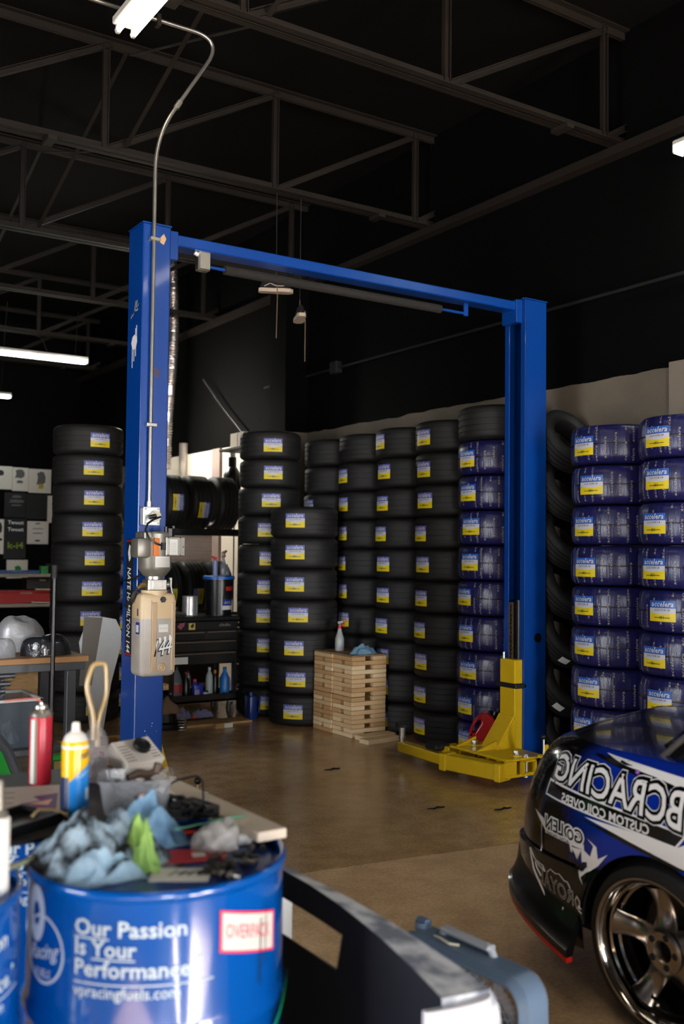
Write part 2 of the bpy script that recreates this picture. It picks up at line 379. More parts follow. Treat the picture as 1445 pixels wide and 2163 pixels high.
# crossbeam
m = MB(); m.bx(2.28, 5.08, 5.395, 5.525, 3.392, 3.458, bev=0.006); m.bx(2.28, 2.34, 5.38, 5.54, 3.30, 3.47, bev=.004); m.bx(5.02, 5.08, 5.38, 5.54, 3.30, 3.47, bev=.004)
beam = m.build('crossbeam', BLUE, LIFT)
mb = MB()
for x, y in ((2.20, 5.44), (5.19, 5.44), (5.11, 5.40)): mb.cyl((x, y, ZTOP), (x, y, ZTOP+.02), .009, n=6)
mb.build('bolt', ZINC, LIFT)
# shut-off bar
bar = MB(); bar.cyl((2.56, 5.46, 3.318), (4.61, 5.46, 3.318), 0.0105, n=12).bx(4.585, 4.62, 5.45, 5.47, 3.30, 3.392, bev=.003)
bar = bar.build('shut_off_bar', BLUE, LIFT)
FOAM = M('black_foam', (30, 27, 25), 0.9, var=0.3, bump=0.3, bscale=200)
fo = MB().cyl((2.68, 5.46, 3.318), (4.37, 5.46, 3.318), 0.029, n=20).build('foam_cover', FOAM, bar)
mb = MB()
for x in (2.72, 3.12, 3.22, 3.62, 3.74, 4.10):
    add_text(mb, 'CAUTION', lambda a, b, x=x: (x+a, 5.46-0.0298*math.cos((b+.02)/0.03), 3.318+0.0298*math.sin((b+.02)/.03)-.02), 0.017, width=.07, res=1)
mb.build('foam_print', WINK, bar)
sw = MB().bx(2.495, 2.575, 5.43, 5.49, 3.285, 3.40, bev=.008).bx(2.50, 2.57, 5.424, 5.432, 3.29, 3.395, bev=.004)
sw = sw.build('limit_switch_box', ZINC, LIFT)
MB().cyl((2.495, 5.44, 3.375), (2.47, 5.44, 3.385), .013, n=10).build('cable_gland', WHT, sw)
MB().tube([(2.47, 5.44, 3.385), (2.44, 5.43, 3.41), (2.40, 5.42, 3.40)], .005, n=6).build('switch_wire', BLKP, sw)

def carriage(X, sgn, gx=.27, yx=.42, gz=.42):
    """Carriage for a post whose open side faces sgn along x; X is the x of the post lip."""
    o = lambda d: X + sgn*d
    m = MB(); a, b = sorted((o(-.06), o(.07)))
    m.bx(a, b, 5.375, 5.535, 0.13, 0.83, bev=0.006)                       # slider
    car = m.build('carriage', YEL, LIFT)
    # flared gusset foot
    g_ = MB()
    for y0, y1 in ((5.37, 5.385), (5.53, 5.545)):
        g_.prism([(o(.07), gz), (o(.07), .13), (o(gx), .13), (o(gx-.02), .19)] if sgn < 0 else [(o(.07), .13), (o(.07), gz), (o(gx-.02), .19), (o(gx), .13)], 0, .015, Matrix(((1, 0, 0, 0), (0, 0, 1, y0), (0, 1, 0, 0), (0, 0, 0, 1))))
    p, q = Vector((o(.07), 5.455, gz+.005)), Vector((o(gx-.01), 5.455, .16))
    g_.box((p+q)/2, (.02, .16, (q-p).length), rot=(0, math.atan2(q.x-p.x, q.z-p.z), 0), bev=.003)
    g_.build('gusset', YEL, car)
    yk = MB(); a, b = sorted((o(.06), o(yx)))
    yk.bx(a, b, 5.07, 5.68, .185, .203, bev=.006); yk.bx(a, b, 5.07, 5.68, .075, .093, bev=.006)
    a, b = sorted((o(yx-.10), o(yx))); yk.bx(a, b, 5.085, 5.10, .093, .185)
    a, b = sorted((o(.05), o(.16))); yk.bx(a, b, 5.2, 5.66, .093, .185)
    for y in (5.30, 5.60):
        a, b = sorted((o(.16), o(yx-.03))); yk.bx(a, b, y-.008, y+.008, .093, .185)
    yk.build('arm_yoke', YEL, car)
    for y in (5.16, 5.60):
        pn = MB().cyl((o(.25), y, .06), (o(.25), y, .225), .022, n=16).cyl((o(.25), y, .203), (o(.25), y, .21), .05, n=20, mi=1).cyl((o(.25), y, .225), (o(.25), y, .238), .028, n=6)
        pn.build('pivot_pin', [ZINC, YEL], car)
    # lock lever with ball knob
    lv = MB().bx(*sorted((o(.10), o(.14))), 5.0, 5.02, .16, .29, bev=.004).bx(*sorted((o(.09), o(.18))), 4.985, 5.03, .203, .225, bev=.004)
    lv = lv.build('arm_lock', YEL, car)
    MB().cyl((o(.14), 5.01, .22), (o(.14), 5.01, .33), .007, n=8).build('lock_pin', ZINC, lv)
    MB().ball((o(.14), 5.01, .345), .02).build('ball_knob', BLKP, lv)
    # lifting chain and cylinder above the carriage
    MB().cyl((o(-.03), 5.43, .83), (o(-.03), 5.43, 1.26), .034, n=20).build('cylinder_rod', BLKP, car)
    ch = MB(); z = .83
    k = 0
    while z < 1.24:
        for dy in ((-.012, .012) if k % 2 else (-.018, .018)): ch.box((o(.012), 5.475+dy, z), (.018, .004, .026), bev=.002)
        ch.cyl((o(.012), 5.455, z+.006), (o(.012), 5.495, z+.006), .005, n=6); z += .016; k += 1
    tag(ch.build('lifting_chain', M('chain_oily', (92, 76, 54), .45, .7), car), kind='stuff')
    MB().cyl((o(.045), 5.52, .83), (o(.045), 5.52, .875), .008, n=8).build('chain_bolt', ZINC, car)
    st = MB(); a, b = sorted((o(-.02), o(.085))); st.bx(a, b, 5.35, 5.57, .625, .66, bev=.006)
    if sgn < 0: st.build('rubber_strap', BLK, car)
    return car
def arm(pts, w, h, name, mats=YEL, wall=None):
    m = MB(); a, b = Vector(pts[0]), Vector(pts[1]); d = b-a
    m.box((a+b)/2, (d.length, w, h), rot=(0, -math.asin(d.z/d.length), math.atan2(d.y, d.x)), bev=.006)
    return m
carR = carriage(5.08, -1); carL = carriage(2.205, 1, .185, .30, .50)
def swing_arm(pts, tip, pivot_end, sl):
    m = arm((pts[0], pts[1]), .115, .105, '')
    d = (Vector(pts[1])-Vector(pts[0])).normalized()
    q = Vector(pts[1]); m.box(q - d*.03, (.06, .13, .12), rot=(0, 0, math.atan2(d.y, d.x)), bev=.006)
    q0 = Vector(pts[0]); m.box(q0 + d*.02, (.05, .13, .12), rot=(0, 0, math.atan2(d.y, d.x)), bev=.006)
    o = m.build('swing_arm', YEL, LIFT)
    arm((Vector(pts[1]) - d*.1, tip), .082, .075, '').build('inner_tube', YEL, o)
    t = Vector(tip)
    MB().cyl(t+Vector((0, 0, .02)), t+Vector((0, 0, .155)), .024, n=16).cyl(t+Vector((0, 0, .06)), t+Vector((0, 0, .075)), .03, n=16).build('pad_screw', ZINC, o)
    MB().cyl(t+Vector((0, 0, .15)), t+Vector((0, 0, .175)), .055, n=20).bx(t.x-.06, t.x+.06, t.y-.014, t.y+.014, t.z+.17, t.z+.19, bev=.003).build('lift_pad', BLK, o)
    return o
a1 = swing_arm(((4.665, 5.10, .115), (4.56, 5.62, .115)), (4.69, 6.30, .09), 0, 0)
# front stub with open square end
m = MB()
for s in (-1, 1):
    m.bx(4.80, 4.92, 5.055, 5.26, .139+s*.041-.005, .139+s*.041+.005); m.bx(4.86+s*.055-.005, 4.86+s*.055+.005, 5.055, 5.26, .095, .183)
m.build('arm_socket', YEL, LIFT)
MB().cyl((4.86, 5.10, .06), (4.86, 5.10, .22), .016, n=14).cyl((4.86, 5.10, .203), (4.86, 5.10, .212), .03, n=16).build('socket_pin', ZINC, LIFT)
for y_ in (5.40, 5.62): MB().prism([(4.67, .203), (4.86, .203), (4.86, .26)], y_, y_+.014, Matrix(((1, 0, 0, 0), (0, 0, 1, 0), (0, 1, 0, 0), (0, 0, 0, 1)))).build('yoke_rib', YEL, carR)
m = MB(); m.bx(4.66, 4.84, 5.69, 5.78, .10, .185, bev=.006); m.prism([(5.78, .10), (5.92, .10), (5.78, .19)], 4.70, 4.80, Matrix(((0, 0, 1, 0), (1, 0, 0, 0), (0, 1, 0, 0), (0, 0, 0, 1)))); m.build('arm_rest', YEL, LIFT)
MB().bx(4.58, 4.72, 5.74, 5.88, .155, .20, bev=.012).build('rubber_block', BLK, LIFT)
a2 = swing_arm(((2.42, 5.04, .115), (2.05, 4.70, .115)), (1.85, 4.48, .09), 0, 0)
# stickers on the outer face of the left post
ST = lambda a, b: (2.1094, 5.46-a, b)
mb = MB()
add_text(mb, 'JL', lambda a, b: (2.1092, 5.475-a+.0*b, 2.98+b), .085, 0, 0.03, 0.35, res=1)
mb.add([(2.1092, 5.52, 2.945), (2.1092, 5.40, 3.01), (2.1092, 5.395, 3.02), (2.1092, 5.52, 2.957)], [(0, 1, 2, 3)])
mb.build('decal', M('decal_grey', (140, 146, 140), .5), cl)
mb = MB(); mb.prism([(.0, .0), (.02, .035), (.05, .045), (.07, .03), (.085, .035), (.09, .0), (.075, -.03), (.05, -.045), (.02, -.035)], 0, .0008, Matrix(((0, 0, -1, 2.1094), (-1, 0, 0, 5.505), (0, 1, 0, 2.80), (0, 0, 0, 1))))
for x, z0, z1 in ((.015, 2.655, 2.77), (.04, 2.69, 2.77), (.065, 2.715, 2.77), (.06, 2.83, 2.88), (.075, 2.835, 2.895)): mb.bx(2.1088, 2.1096, 5.505-x-.008, 5.505-x, z0, z1)
mb.build('splash_decal', WINK, cl)
nd = MB(); nd.bx(2.1086, 2.1096, 5.41, 5.515, .99, 1.66, mi=0)
for z in (.995, 1.645): nd.bx(2.108, 2.109, 5.412, 5.513, z, z+.01, mi=2)
add_text(nd, 'NATE HAMILTON 144', lambda a, b: (2.1078, 5.492-b, 1.50-a), .075, 1, 0.012, .15, res=1, width=.49)
nd.add([(2.1078, 5.45, 1.62), (2.1078, 5.47, 1.63), (2.1078, 5.49, 1.58), (2.1078, 5.47, 1.53), (2.1078, 5.445, 1.55), (2.1078, 5.455, 1.59)], [(0, 1, 2, 3, 4, 5)], 1)
nd.build('name_decal', [INK, WINK, REDINK], cl)
cp = MB().cyl((2.075, 5.44, .42), (2.075, 5.44, .47), .036, n=20).bx(2.05, 2.11, 5.41, 5.47, .405, .42, bev=.003).bx(2.03, 2.05, 5.42, 5.46, .43, .475, bev=.003).cyl((2.045, 5.40, .455), (2.045, 5.48, .455), .008, n=8)
cp.build('pipe_clamp', ZINC, cl)
flk = MB()
for k in range(26):
    x, z = random.uniform(2.12, 2.27), random.uniform(.25, .62); s = random.uniform(.0015, .004)
    flk.prism([(0, s), (s, 0), (0, -s*1.4), (-s, 0)], 0, .0004, XF((x, 5.3499, z), (PI/2, random.uniform(0, 3), 0)))
tag(flk.build('paint_speck', WINK, cl), kind='stuff')

# ------------------------------------------------------------------ power unit on the left post
PU = thing('hydraulic_power_unit', 'hydraulic power unit with tan oil tank bolted to the left lift post', 'pump', (2.175, 5.345, 0.90))
def tankmat():
    m = bpy.data.materials.new('oil_tank_plastic'); m.use_nodes = True; nt = m.node_tree; L = nt.links.new; b = nt.nodes['Principled BSDF']
    tc = nt.nodes.new('ShaderNodeTexCoord'); sx = nt.nodes.new('ShaderNodeSeparateXYZ'); L(tc.outputs['Object'], sx.inputs[0])
    gt = nt.nodes.new('ShaderNodeMapRange'); gt.inputs[1].default_value = .318; gt.inputs[2].default_value = .322; L(sx.outputs['Z'], gt.inputs[0])
    nz = nt.nodes.new('ShaderNodeTexNoise'); nz.inputs['Scale'].default_value = 9; L(tc.outputs['Object'], nz.inputs['Vector'])
    mx = nt.nodes.new('ShaderNodeMix'); mx.data_type = 'RGBA'; mx.inputs[6].default_value = rgb((178, 174, 170)); mx.inputs[7].default_value = rgb((218, 196, 160)); L(gt.outputs[0], mx.inputs[0])
    m2 = nt.nodes.new('ShaderNodeMix'); m2.data_type = 'RGBA'; m2.blend_type = 'MULTIPLY'; m2.inputs[7].default_value = rgb((222, 206, 186)); L(nz.outputs['Fac'], m2.inputs[0]); L(mx.outputs[2], m2.inputs[6]); L(m2.outputs[2], b.inputs['Base Color'])
    b.inputs['Roughness'].default_value = .38
    return m
TANK = tankmat()
tk = MB(); tk.bx(-.105, .105, -.165, -.005, 0, .46, bev=.028, seg=3); tk.cyl((0, -.085, .44), (0, -.085, .475), .075, n=28)
tank = tk.build('oil_tank', TANK, PU, smooth=.8)
TRIM_ = M('tank_rib', (178, 150, 116), .4)
rb = MB(); 
for x0, x1 in ((-.04, -.012), (.075, .09)): rb.bx(x0, x1, -.169, -.163, .03, .41, bev=.003)
for p in ((-.045, .022), (.094, .022)): rb.bx(p[0]-.003, p[0]+.003, -.168, -.163, .022, .42, bev=.001)
rb.build('tank_rib', TRIM_, tank)
MB().lathe([(.0, .006), (.008, .006), (.012, .004), (.018, .006), (.024, .004), (.026, 0)], 24, X=XF((.022, -.165, .05), (PI/2, 0, 0))).build('drain_boss', TRIM_, tank)
MB().cyl((.022, -.166, .425), (.022, -.172, .425), .018, n=6).cyl((.022, -.172, .425), (.022, -.178, .425), .012, n=10).build('filler_cap', BLKP, tank)
l_ = MB().bx(.0, .055, -.1665, -.1648, .245, .288); add_text(l_, 'AW 32 HYD', lambda a, b: (.004+a, -.167, .262+b), .01, 1, width=.046, res=1); l_.build('paper_note', [PAPER, M('pale_ink', (150, 152, 160), .7)], tank)
l_ = MB().bx(-.1065, -.1048, -.145, -.095, .235, .30, mi=1).bx(-.1072, -.106, -.137, -.103, .245, .285); l_.build('blue_bordered_note', [PAPER, M('marker_blue', (28, 44, 140), .5)], tank)
MB().bx(-.1062, -.1048, -.125, -.110, .335, .375).build('small_sticker', M('purple_sticker', (52, 36, 66), .5), tank)
n4 = MB()
for off, mi, dy in ((.055, 0, 0), (.0, 1, .0008)):
    add_text(n4, '144', lambda a, b, dy=dy: (-.043+a+b*.18, -.1682-dy, .108+b+a*.18), .13, mi, off, 0.0, .92, res=1, width=.112)
for k in range(3):
    n4.bx(.0+k*.03, .014+k*.03, -.1692, -.1688, .185+k*.006, .215+k*.006, mi=1)
n4.build('number_decal', [M('charcoal_ink', (38, 42, 46), .5), WINK], tank)
# valve block
vb = MB().bx(-.055, .055, -.14, -.04, .475, .535, bev=.004).bx(-.03, .03, -.142, -.139, .487, .523, bev=.001).cyl((0, -.14, .505), (0, -.146, .505), .01, n=12).cyl((0, -.085, .535), (0, -.085, .552), .05, n=24)
vb = vb.build('valve_block', ZINC, PU)
MB().cyl((.055, -.09, .505), (.085, -.09, .505), .018, n=14).cyl((.085, -.09, .505), (.10, -.09, .505), .012, n=10).bx(.088, .102, -.105, -.075, .49, .545, bev=.003).build('release_valve', ZINC, vb)
MB().cyl((.095, -.1, .50), (.115, -.115, .385), .006, n=8).build('release_lever', GALV, vb)
MB().ball((.117, -.116, .37), .018).build('lever_knob', BLKP, vb)
MB().cyl((-.055, -.09, .505), (-.085, -.09, .50), .014, n=6).cyl((-.08, -.09, .50), (-.10, -.09, .485), .01, n=10).build('brass_fitting', M('brass', (176, 140, 80), .35, .9), vb)
MB().tube([(-.10, -.09, .485), (-.118, -.085, .45), (-.125, -.07, .42), (-.128, -.03, .40), (-.125, .02, .385)], .010, n=10).cyl((-.112, -.088, .467), (-.124, -.08, .43), .014, n=12).build('hydraulic_hose', BLK, vb)
MB().tube([(-.04, -.05, .57), (-.085, -.03, .545), (-.11, .0, .53), (-.12, .06, .525)], .006, n=8).build('thin_hose', BLKP, vb)
mt = MB().lathe([(.0, .552), (.055, .552), (.065, .56), (.085, .585), (.092, .6), (.092, .79), (.085, .80), (.0, .802)], 32, X=XF((0, -.09, 0)))
mt = mt.build('motor', GREYP, PU, smooth=.5)
MB().bx(-.09, .07, -.16, -.02, .745, .80, bev=.006).build('motor_end_cap', GREYP, mt)
l_ = MB(); l_.grid(lambda u, v: (.0935*math.sin(-.35+u*1.05), -.09-.0935*math.cos(-.35+u*1.05), .604+v*.06), 10, 1)
for k in range(6): l_.grid(lambda u, v, k=k: (.0942*math.sin(-.3+u*.9), -.09-.0942*math.cos(-.3+u*.9), .610+k*.008+v*.0012), 10, 1, 1)
l_.build('rating_plate', [PAPER, M('grey_ink', (120, 120, 122), .6)], mt)
cb = MB().bx(-.135, -.055, -.17, -.06, .655, .765, bev=.016, seg=2).build('capacitor_box', GREYP, mt)
sb = MB().bx(.02, .135, -.205, -.09, .665, .775, bev=.006); sb.bx(.03, .105, -.2085, -.204, .668, .772, bev=.002); sb = sb.build('switch_box', GREYP, mt)
l_ = MB().bx(.037, .085, -.2105, -.208, .675, .76)
for k in range(7): l_.bx(.043, .078, -.2112, -.2104, .683+k*.009, .6845+k*.009, mi=1)
l_.build('wiring_label', [PAPER, _mats['grey_ink']], sb)
mb = MB()
for x, z in ((.028, .672), (.028, .768), (.10, .672), (.10, .768), (.12, .718)): mb.cyl((x, -.208, z), (x, -.213, z), .0035, n=8)
mb.build('screw', INK, sb)
MB().bx(-.045, -.012, -.19, -.10, .665, .765, bev=.003).build('capacitor', ORANGE, mt)
MB().cyl((.01, -.185, .70), (.01, -.185, .74), .014, n=10).build('cable_gland', BLKP, mt)
MB().cyl((.065, -.15, .775), (.065, -.15, .82), .025, n=8).cyl((.085, -.15, .80), (.085, -.15, .835), .012, n=8).cyl((.04, -.15, .80), (.04, -.15, .83), .012, n=8).build('cable_gland', BLKP, mt)
MB().tube([(.0, -.19, .725), (-.04, -.20, .735), (-.08, -.19, .77), (-.09, -.17, .81), (-.07, -.15, .845), (-.03, -.14, .87), (.015, -.13, .885)], .006, n=8).build('power_cord', BLKP, mt)
# junction box and conduit
jb = thing('junction_box', 'square metal junction box with a plugged cord on the lift post', 'electrical box', (2.165, 5.349, 1.74))
MB().bx(-.045, .05, -.055, 0, 0, .10, bev=.006).bx(-.046, .051, -.061, -.054, -.002, .102, bev=.008).build('box_body', M('box_white_zinc', (206, 210, 212), .35, .4), jb)
MB().cyl((.018, -.06, .05), (.018, -.085, .05), .031, n=20).cyl((.018, -.085, .05), (.018, -.095, .05), .024, n=20).build('plug', M('plug_cream', (200, 192, 172), .5), jb)
MB().cyl((.012, -.098, .052), (-.03, -.095, .042), .012, n=12).build('cord_grip', BLKP, jb)
mb = MB()
for x in (-.036, .041):
    for z in (.01, .09): mb.cyl((x, -.061, z), (x, -.064, z), .006, n=8)
mb.build('screw', GALV, jb)
Yc = 5.325
def arc_path(pts, r=.09, n=6):
    P = [Vector(p) for p in pts]; out = [P[0]]
    for i in range(1, len(P)-1):
        a, b, c = P[i-1], P[i], P[i+1]; d0 = (a-b).normalized(); d1 = (c-b).normalized()
        rr = min(r, (a-b).length*.45, (c-b).length*.45)
        p0, p1 = b+d0*rr, b+d1*rr
        for k in range(n+1):
            t = k/n; out.append(p0*(1-t)**2 + b*2*t*(1-t) + p1*t*t)
    out.append(P[-1]); return out
cd = thing('electrical_conduit', 'bent galvanised conduit rising up the left lift post to the ceiling', 'conduit', (0, 0, 0))
K = Yc/5.15
pth = arc_path([(2.165, Yc, 1.845), (2.165, Yc, 3.98), (2.58, Yc-.01, 4.66), (1.2, Yc-.01, 4.655)], .2, 10)
MB().tube(pth, .0115, n=14).build('pipe', GALV, cd)
mb = MB().cyl((2.165, Yc, 1.84), (2.165, Yc, 1.875), .017, n=12).cyl((2.285, Yc-.003, 4.175), (2.312, Yc-.003, 4.22), .017, n=12); mb.build('coupling', ZINC, cd)
for z in (2.30, 3.37): MB().bx(2.14, 2.20, Yc-.014, Yc+.022, z, z+.022, bev=.003).build('strap_clamp', ZINC, cd)
MB().bx(2.15, 2.175, Yc-.03, Yc+.02, 4.62, 4.69, bev=.003).build('hanger_clip', STEEL, cd)

# ------------------------------------------------------------------ lamps
TUBE = M('lamp_tube_glow', (255, 250, 240), .4, emit=22.0)
FIXW = M('fixture_white', (200, 196, 188), .5)
def strip_light(label, loc, L, rz, glow, two_tubes=False):
    t = thing('shop_light', label, 'light', loc, rz, 'fluorescent ceiling lights')
    if two_tubes:
        MB().bx(-L/2, L/2, -.075, .075, .03, .075, bev=.006).build('housing', FIXW, t)
        for y in (-.045, .045):
            tb = MB().cyl((-L/2+.03, y, .0), (L/2-.03, y, .0), .016, n=14).build('tube', glow, t)
            for s in (-1, 1):
                MB().bx(s*(L/2-.016)-.013, s*(L/2-.016)+.013, y-.012, y+.012, -.018, .035, bev=.003).cyl((s*(L/2-.03), y, 0), (s*(L/2-.005), y, 0), .0165, n=14).build('tube_holder', FIXW, tb)
    else:
        MB().bx(-L/2, L/2, -.06, .06, .028, .07, bev=.01).build('housing', FIXW, t)
        MB().bx(-L/2+.015, L/2-.015, -.055, .055, -.018, .03, bev=.018, seg=2).build('lens', glow, t)
        for s in (-1, 1): MB().bx(s*(L/2-.008)-.012, s*(L/2-.008)+.012, -.058, .058, -.02, .055, bev=.012).build('end_cap', FIXW, t)
    return t
def chain(t, pts):
    for a, b in pts: MB().cyl(a, b, .004, n=6).build('hanger_wire', STEEL, t)
G1 = M('lamp_tube_warm', (255, 244, 224), .4, emit=18.0); G2 = M('led_lens_cool', (236, 255, 244), .4, emit=26.0)
s1 = strip_light('twin tube fluorescent light hanging above the left lift post', (1.95, 4.08, 4.50), 2.4, PI/2, G1, True); chain(s1, [((-1.0, 0, .07), (-1.0, 0, 1.04)), ((1.0, 0, .07), (1.0, 0, 1.04))])
s2 = strip_light('long led shop light hanging left of the lift post', (3.62, 12.6, 4.02), 1.22, 0.0, G2); chain(s2, [((-.45, 0, .07), (-.42, 0, .65)), ((.45, 0, .07), (.48, 0, .65))])
MB().tube([(.1, 0, .07), (.02, 0, .25), (-.2, 0, .33), (-.7, 0, .36)], .006, n=6).build('lamp_cord', STEEL, s2)
s7 = strip_light('added led fill light hidden behind the left lift post', (4.80, 11.98, 3.60), .6, PI/2, M('led_lens_added', (255, 248, 236), .4, emit=450.0)); chain(s7, [((-.03, -.03, .07), (-.03, -.03, 1.07)), ((.03, .03, .07), (.03, .03, 1.07))])  # extra unseen lamp, put in to brighten the far white wall
s3 = strip_light('most distant led shop light at the left edge', (3.62, 16.3, 4.03), 1.22, 0.0, G2); chain(s3, [((-.45, 0, .07), (-.42, 0, .65)), ((.45, 0, .07), (.48, 0, .65))])
s5 = strip_light('added twin tube fill light out of view over the drums', (.60, 1.35, 4.50), 2.4, PI/2, G1, True); chain(s5, [((-1.0, 0, .07), (-1.0, 0, 1.04)), ((1.0, 0, .07), (1.0, 0, 1.04))])  # extra lamp out of view, put in to lift floor and car flank
s6 = strip_light('added twin tube fill light out of view over the race car', (4.1, .6, 4.50), 2.4, PI/2, G1, True); chain(s6, [((-1.0, 0, .07), (-1.0, 0, 1.04)), ((1.0, 0, .07), (1.0, 0, 1.04))])  # extra lamp out of view, put in to brighten the near floor
s4 = strip_light('led shop light at the right edge near the wall', (5.5, 3.72, 4.32), 1.22, PI/2, G2); chain(s4, [((-.45, 0, .07), (-.45, 0, .37)), ((.45, 0, .07), (.45, 0, .37))])
# ------------------------------------------------------------------ tires
def rubber_mat():
    m = bpy.data.materials.new('tire_rubber'); m.use_nodes = True; nt = m.node_tree; L = nt.links.new; b = nt.nodes['Principled BSDF']
    tc = nt.nodes.new('ShaderNodeTexCoord'); sx = nt.nodes.new('ShaderNodeSeparateXYZ'); L(tc.outputs['Object'], sx.inputs[0])
    at = nt.nodes.new('ShaderNodeMath'); at.operation = 'ARCTAN2'; L(sx.outputs['Y'], at.inputs[0]); L(sx.outputs['X'], at.inputs[1])
    ab = nt.nodes.new('ShaderNodeMath'); ab.operation = 'MULTIPLY'; ab.inputs[1].default_value = 6.0; L(sx.outputs['Z'], ab.inputs[0])
    sn = nt.nodes.new('ShaderNodeMath'); sn.operation = 'ADD'; L(at.outputs[0], sn.inputs[0]); L(ab.outputs[0], sn.inputs[1])
    k = nt.nodes.new('ShaderNodeMath'); k.operation = 'MULTIPLY'; k.inputs[1].default_value = 68.0; L(sn.outputs[0], k.inputs[0])
    s = nt.nodes.new('ShaderNodeMath'); s.operation = 'SINE'; L(k.outputs[0], s.inputs[0])
    gt = nt.nodes.new('ShaderNodeMath'); gt.operation = 'GREATER_THAN'; gt.inputs[1].default_value = .55; L(s.outputs[0], gt.inputs[0])
    bp = nt.nodes.new('ShaderNodeBump'); bp.inputs['Strength'].default_value = .5; bp.inputs['Distance'].default_value = .004; bp.invert = True
    L(gt.outputs[0], bp.inputs['Height']); L(bp.outputs['Normal'], b.inputs['Normal'])
    nz = nt.nodes.new('ShaderNodeTexNoise'); nz.inputs['Scale'].default_value = 14; nz.inputs['Detail'].default_value = 4; L(tc.outputs['Object'], nz.inputs['Vector'])
    cr = nt.nodes.new('ShaderNodeValToRGB'); cr.color_ramp.elements[0].color = rgb((15, 14, 14)); cr.color_ramp.elements[1].color = rgb((27, 26, 25)); L(nz.outputs['Fac'], cr.inputs['Fac'])
    L(cr.outputs['Color'], b.inputs['Base Color']); b.inputs['Roughness'].default_value = .62
    return m
RUB = rubber_mat()
def wrap_mat():
    m = bpy.data.materials.new('blue_stretch_wrap'); m.use_nodes = True; nt = m.node_tree; L = nt.links.new; b = nt.nodes['Principled BSDF']
    tc = nt.nodes.new('ShaderNodeTexCoord'); mp = nt.nodes.new('ShaderNodeMapping'); mp.inputs['Scale'].default_value = (14, 14, 2.6); L(tc.outputs['Object'], mp.inputs[0])
    nz = nt.nodes.new('ShaderNodeTexNoise'); nz.inputs['Scale'].default_value = 2.2; nz.inputs['Detail'].default_value = 5; L(mp.outputs[0], nz.inputs['Vector'])
    bp = nt.nodes.new('ShaderNodeBump'); bp.inputs['Strength'].default_value = .45; bp.inputs['Distance'].default_value = .012; L(nz.outputs['Fac'], bp.inputs['Height']); L(bp.outputs['Normal'], b.inputs['Normal'])
    cr = nt.nodes.new('ShaderNodeValToRGB'); cr.color_ramp.elements[0].color = rgb((17, 17, 54)); cr.color_ramp.elements[1].color = rgb((34, 34, 94)); L(nz.outputs['Fac'], cr.inputs['Fac'])
    L(cr.outputs['Color'], b.inputs['Base Color']); b.inputs['Roughness'].default_value = .3
    return m
WRAP = wrap_mat()
WRAPINK = M('wrap_print_silver', (150, 144, 138), .45, var=.2, scale=40)
TAPE = M('wrap_tape_brown', (40, 22, 24), .4)
S_BLUE = M('sticker_blue', (40, 92, 176), .4); S_WHITE = M('sticker_white', (196, 196, 204), .45); S_YEL = M('sticker_yellow', (222, 198, 26), .45); S_VIO = M('sticker_violet', (92, 96, 168), .45)

def tire_profile(R, w, r_in=None):
    h = w/2; r_in = r_in or R-.10; P = []
    P += [(r_in, -h*.62), (r_in+.012, -h*.80), (r_in+.035, -h*.96), (R-.055, -h*1.0), (R-.03, -h*.955), (R-.012, -h*.87)]
    tr = []                                                     # tread with four grooves
    for gz in (-.52, -.18, .18, .52):
        gw = .035
        tr += [(R, (gz-gw)*h), (R-.008, (gz-gw*.8)*h), (R-.008, (gz+gw*.8)*h), (R, (gz+gw)*h)]
    P += [(R-.002, -h*.78)] + tr + [(R-.002, h*.78)]
    P += [(R-.012, h*.87), (R-.03, h*.955), (R-.055, h*1.0), (r_in+.035, h*.96), (r_in+.012, h*.80), (r_in, h*.62), (r_in+.006, 0)]
    return P
def sticker(R, sw=.185, sh=.13, curl=0.0):
    """Curved label centred on +x at z = 0."""
    m = MB(); Rr = R+.0022
    P = lambda a, z, d=0.0: ((Rr+d)*math.cos(a/Rr), (Rr+d)*math.sin(a/Rr), z)
    # seen from outside, +a runs to the right of the reader
    def band(z0, z1, mi, wob0=0, wob1=0, d=0.0):
        m.grid(lambda u, v: P((u-.5)*sw, z0+wob0*math.sin(PI*u) + (z1+wob1*math.sin(PI*u)-z0-wob0*math.sin(PI*u))*v, d), 10, 1, mi)
    h = sh/2
    band(-h, -h*.12, 2); band(-h*.12, h*.30, 1); band(h*.30, h, 0)
    m.grid(lambda u, v: P((u-.5)*sw, -h*.12-.012*math.sin(PI*u)*v, .0006), 10, 1, 1)
    add_text(m, 'accelera', lambda a, b: P(a, h*.44+b, .0009), .05, 1, .02, .25, 1.0, 1, width=sw*.86, align='C')
    add_text(m, '265/35R18', lambda a, b: P(a, h*.02+b, .0009), .018, 3, 0, .2, 1.0, 1, width=sw*.6, align='C')
    for k in range(3): m.grid(lambda u, v, k=k: P(-.3*sw+(.6*sw)*u, -h*.5-k*.010+v*.004, .0009), 4, 1, 3 if k == 1 else 2)
    add_text(m, '351', lambda a, b: P(a, -h*.72+b, .001), .024, 3, .02, 0, 1, 1, align='C')
    return m
S_MATS = [S_BLUE, S_WHITE, S_YEL, INK]; SD_MATS = [S_VIO, S_WHITE, S_YEL, INK]
_tm = {}
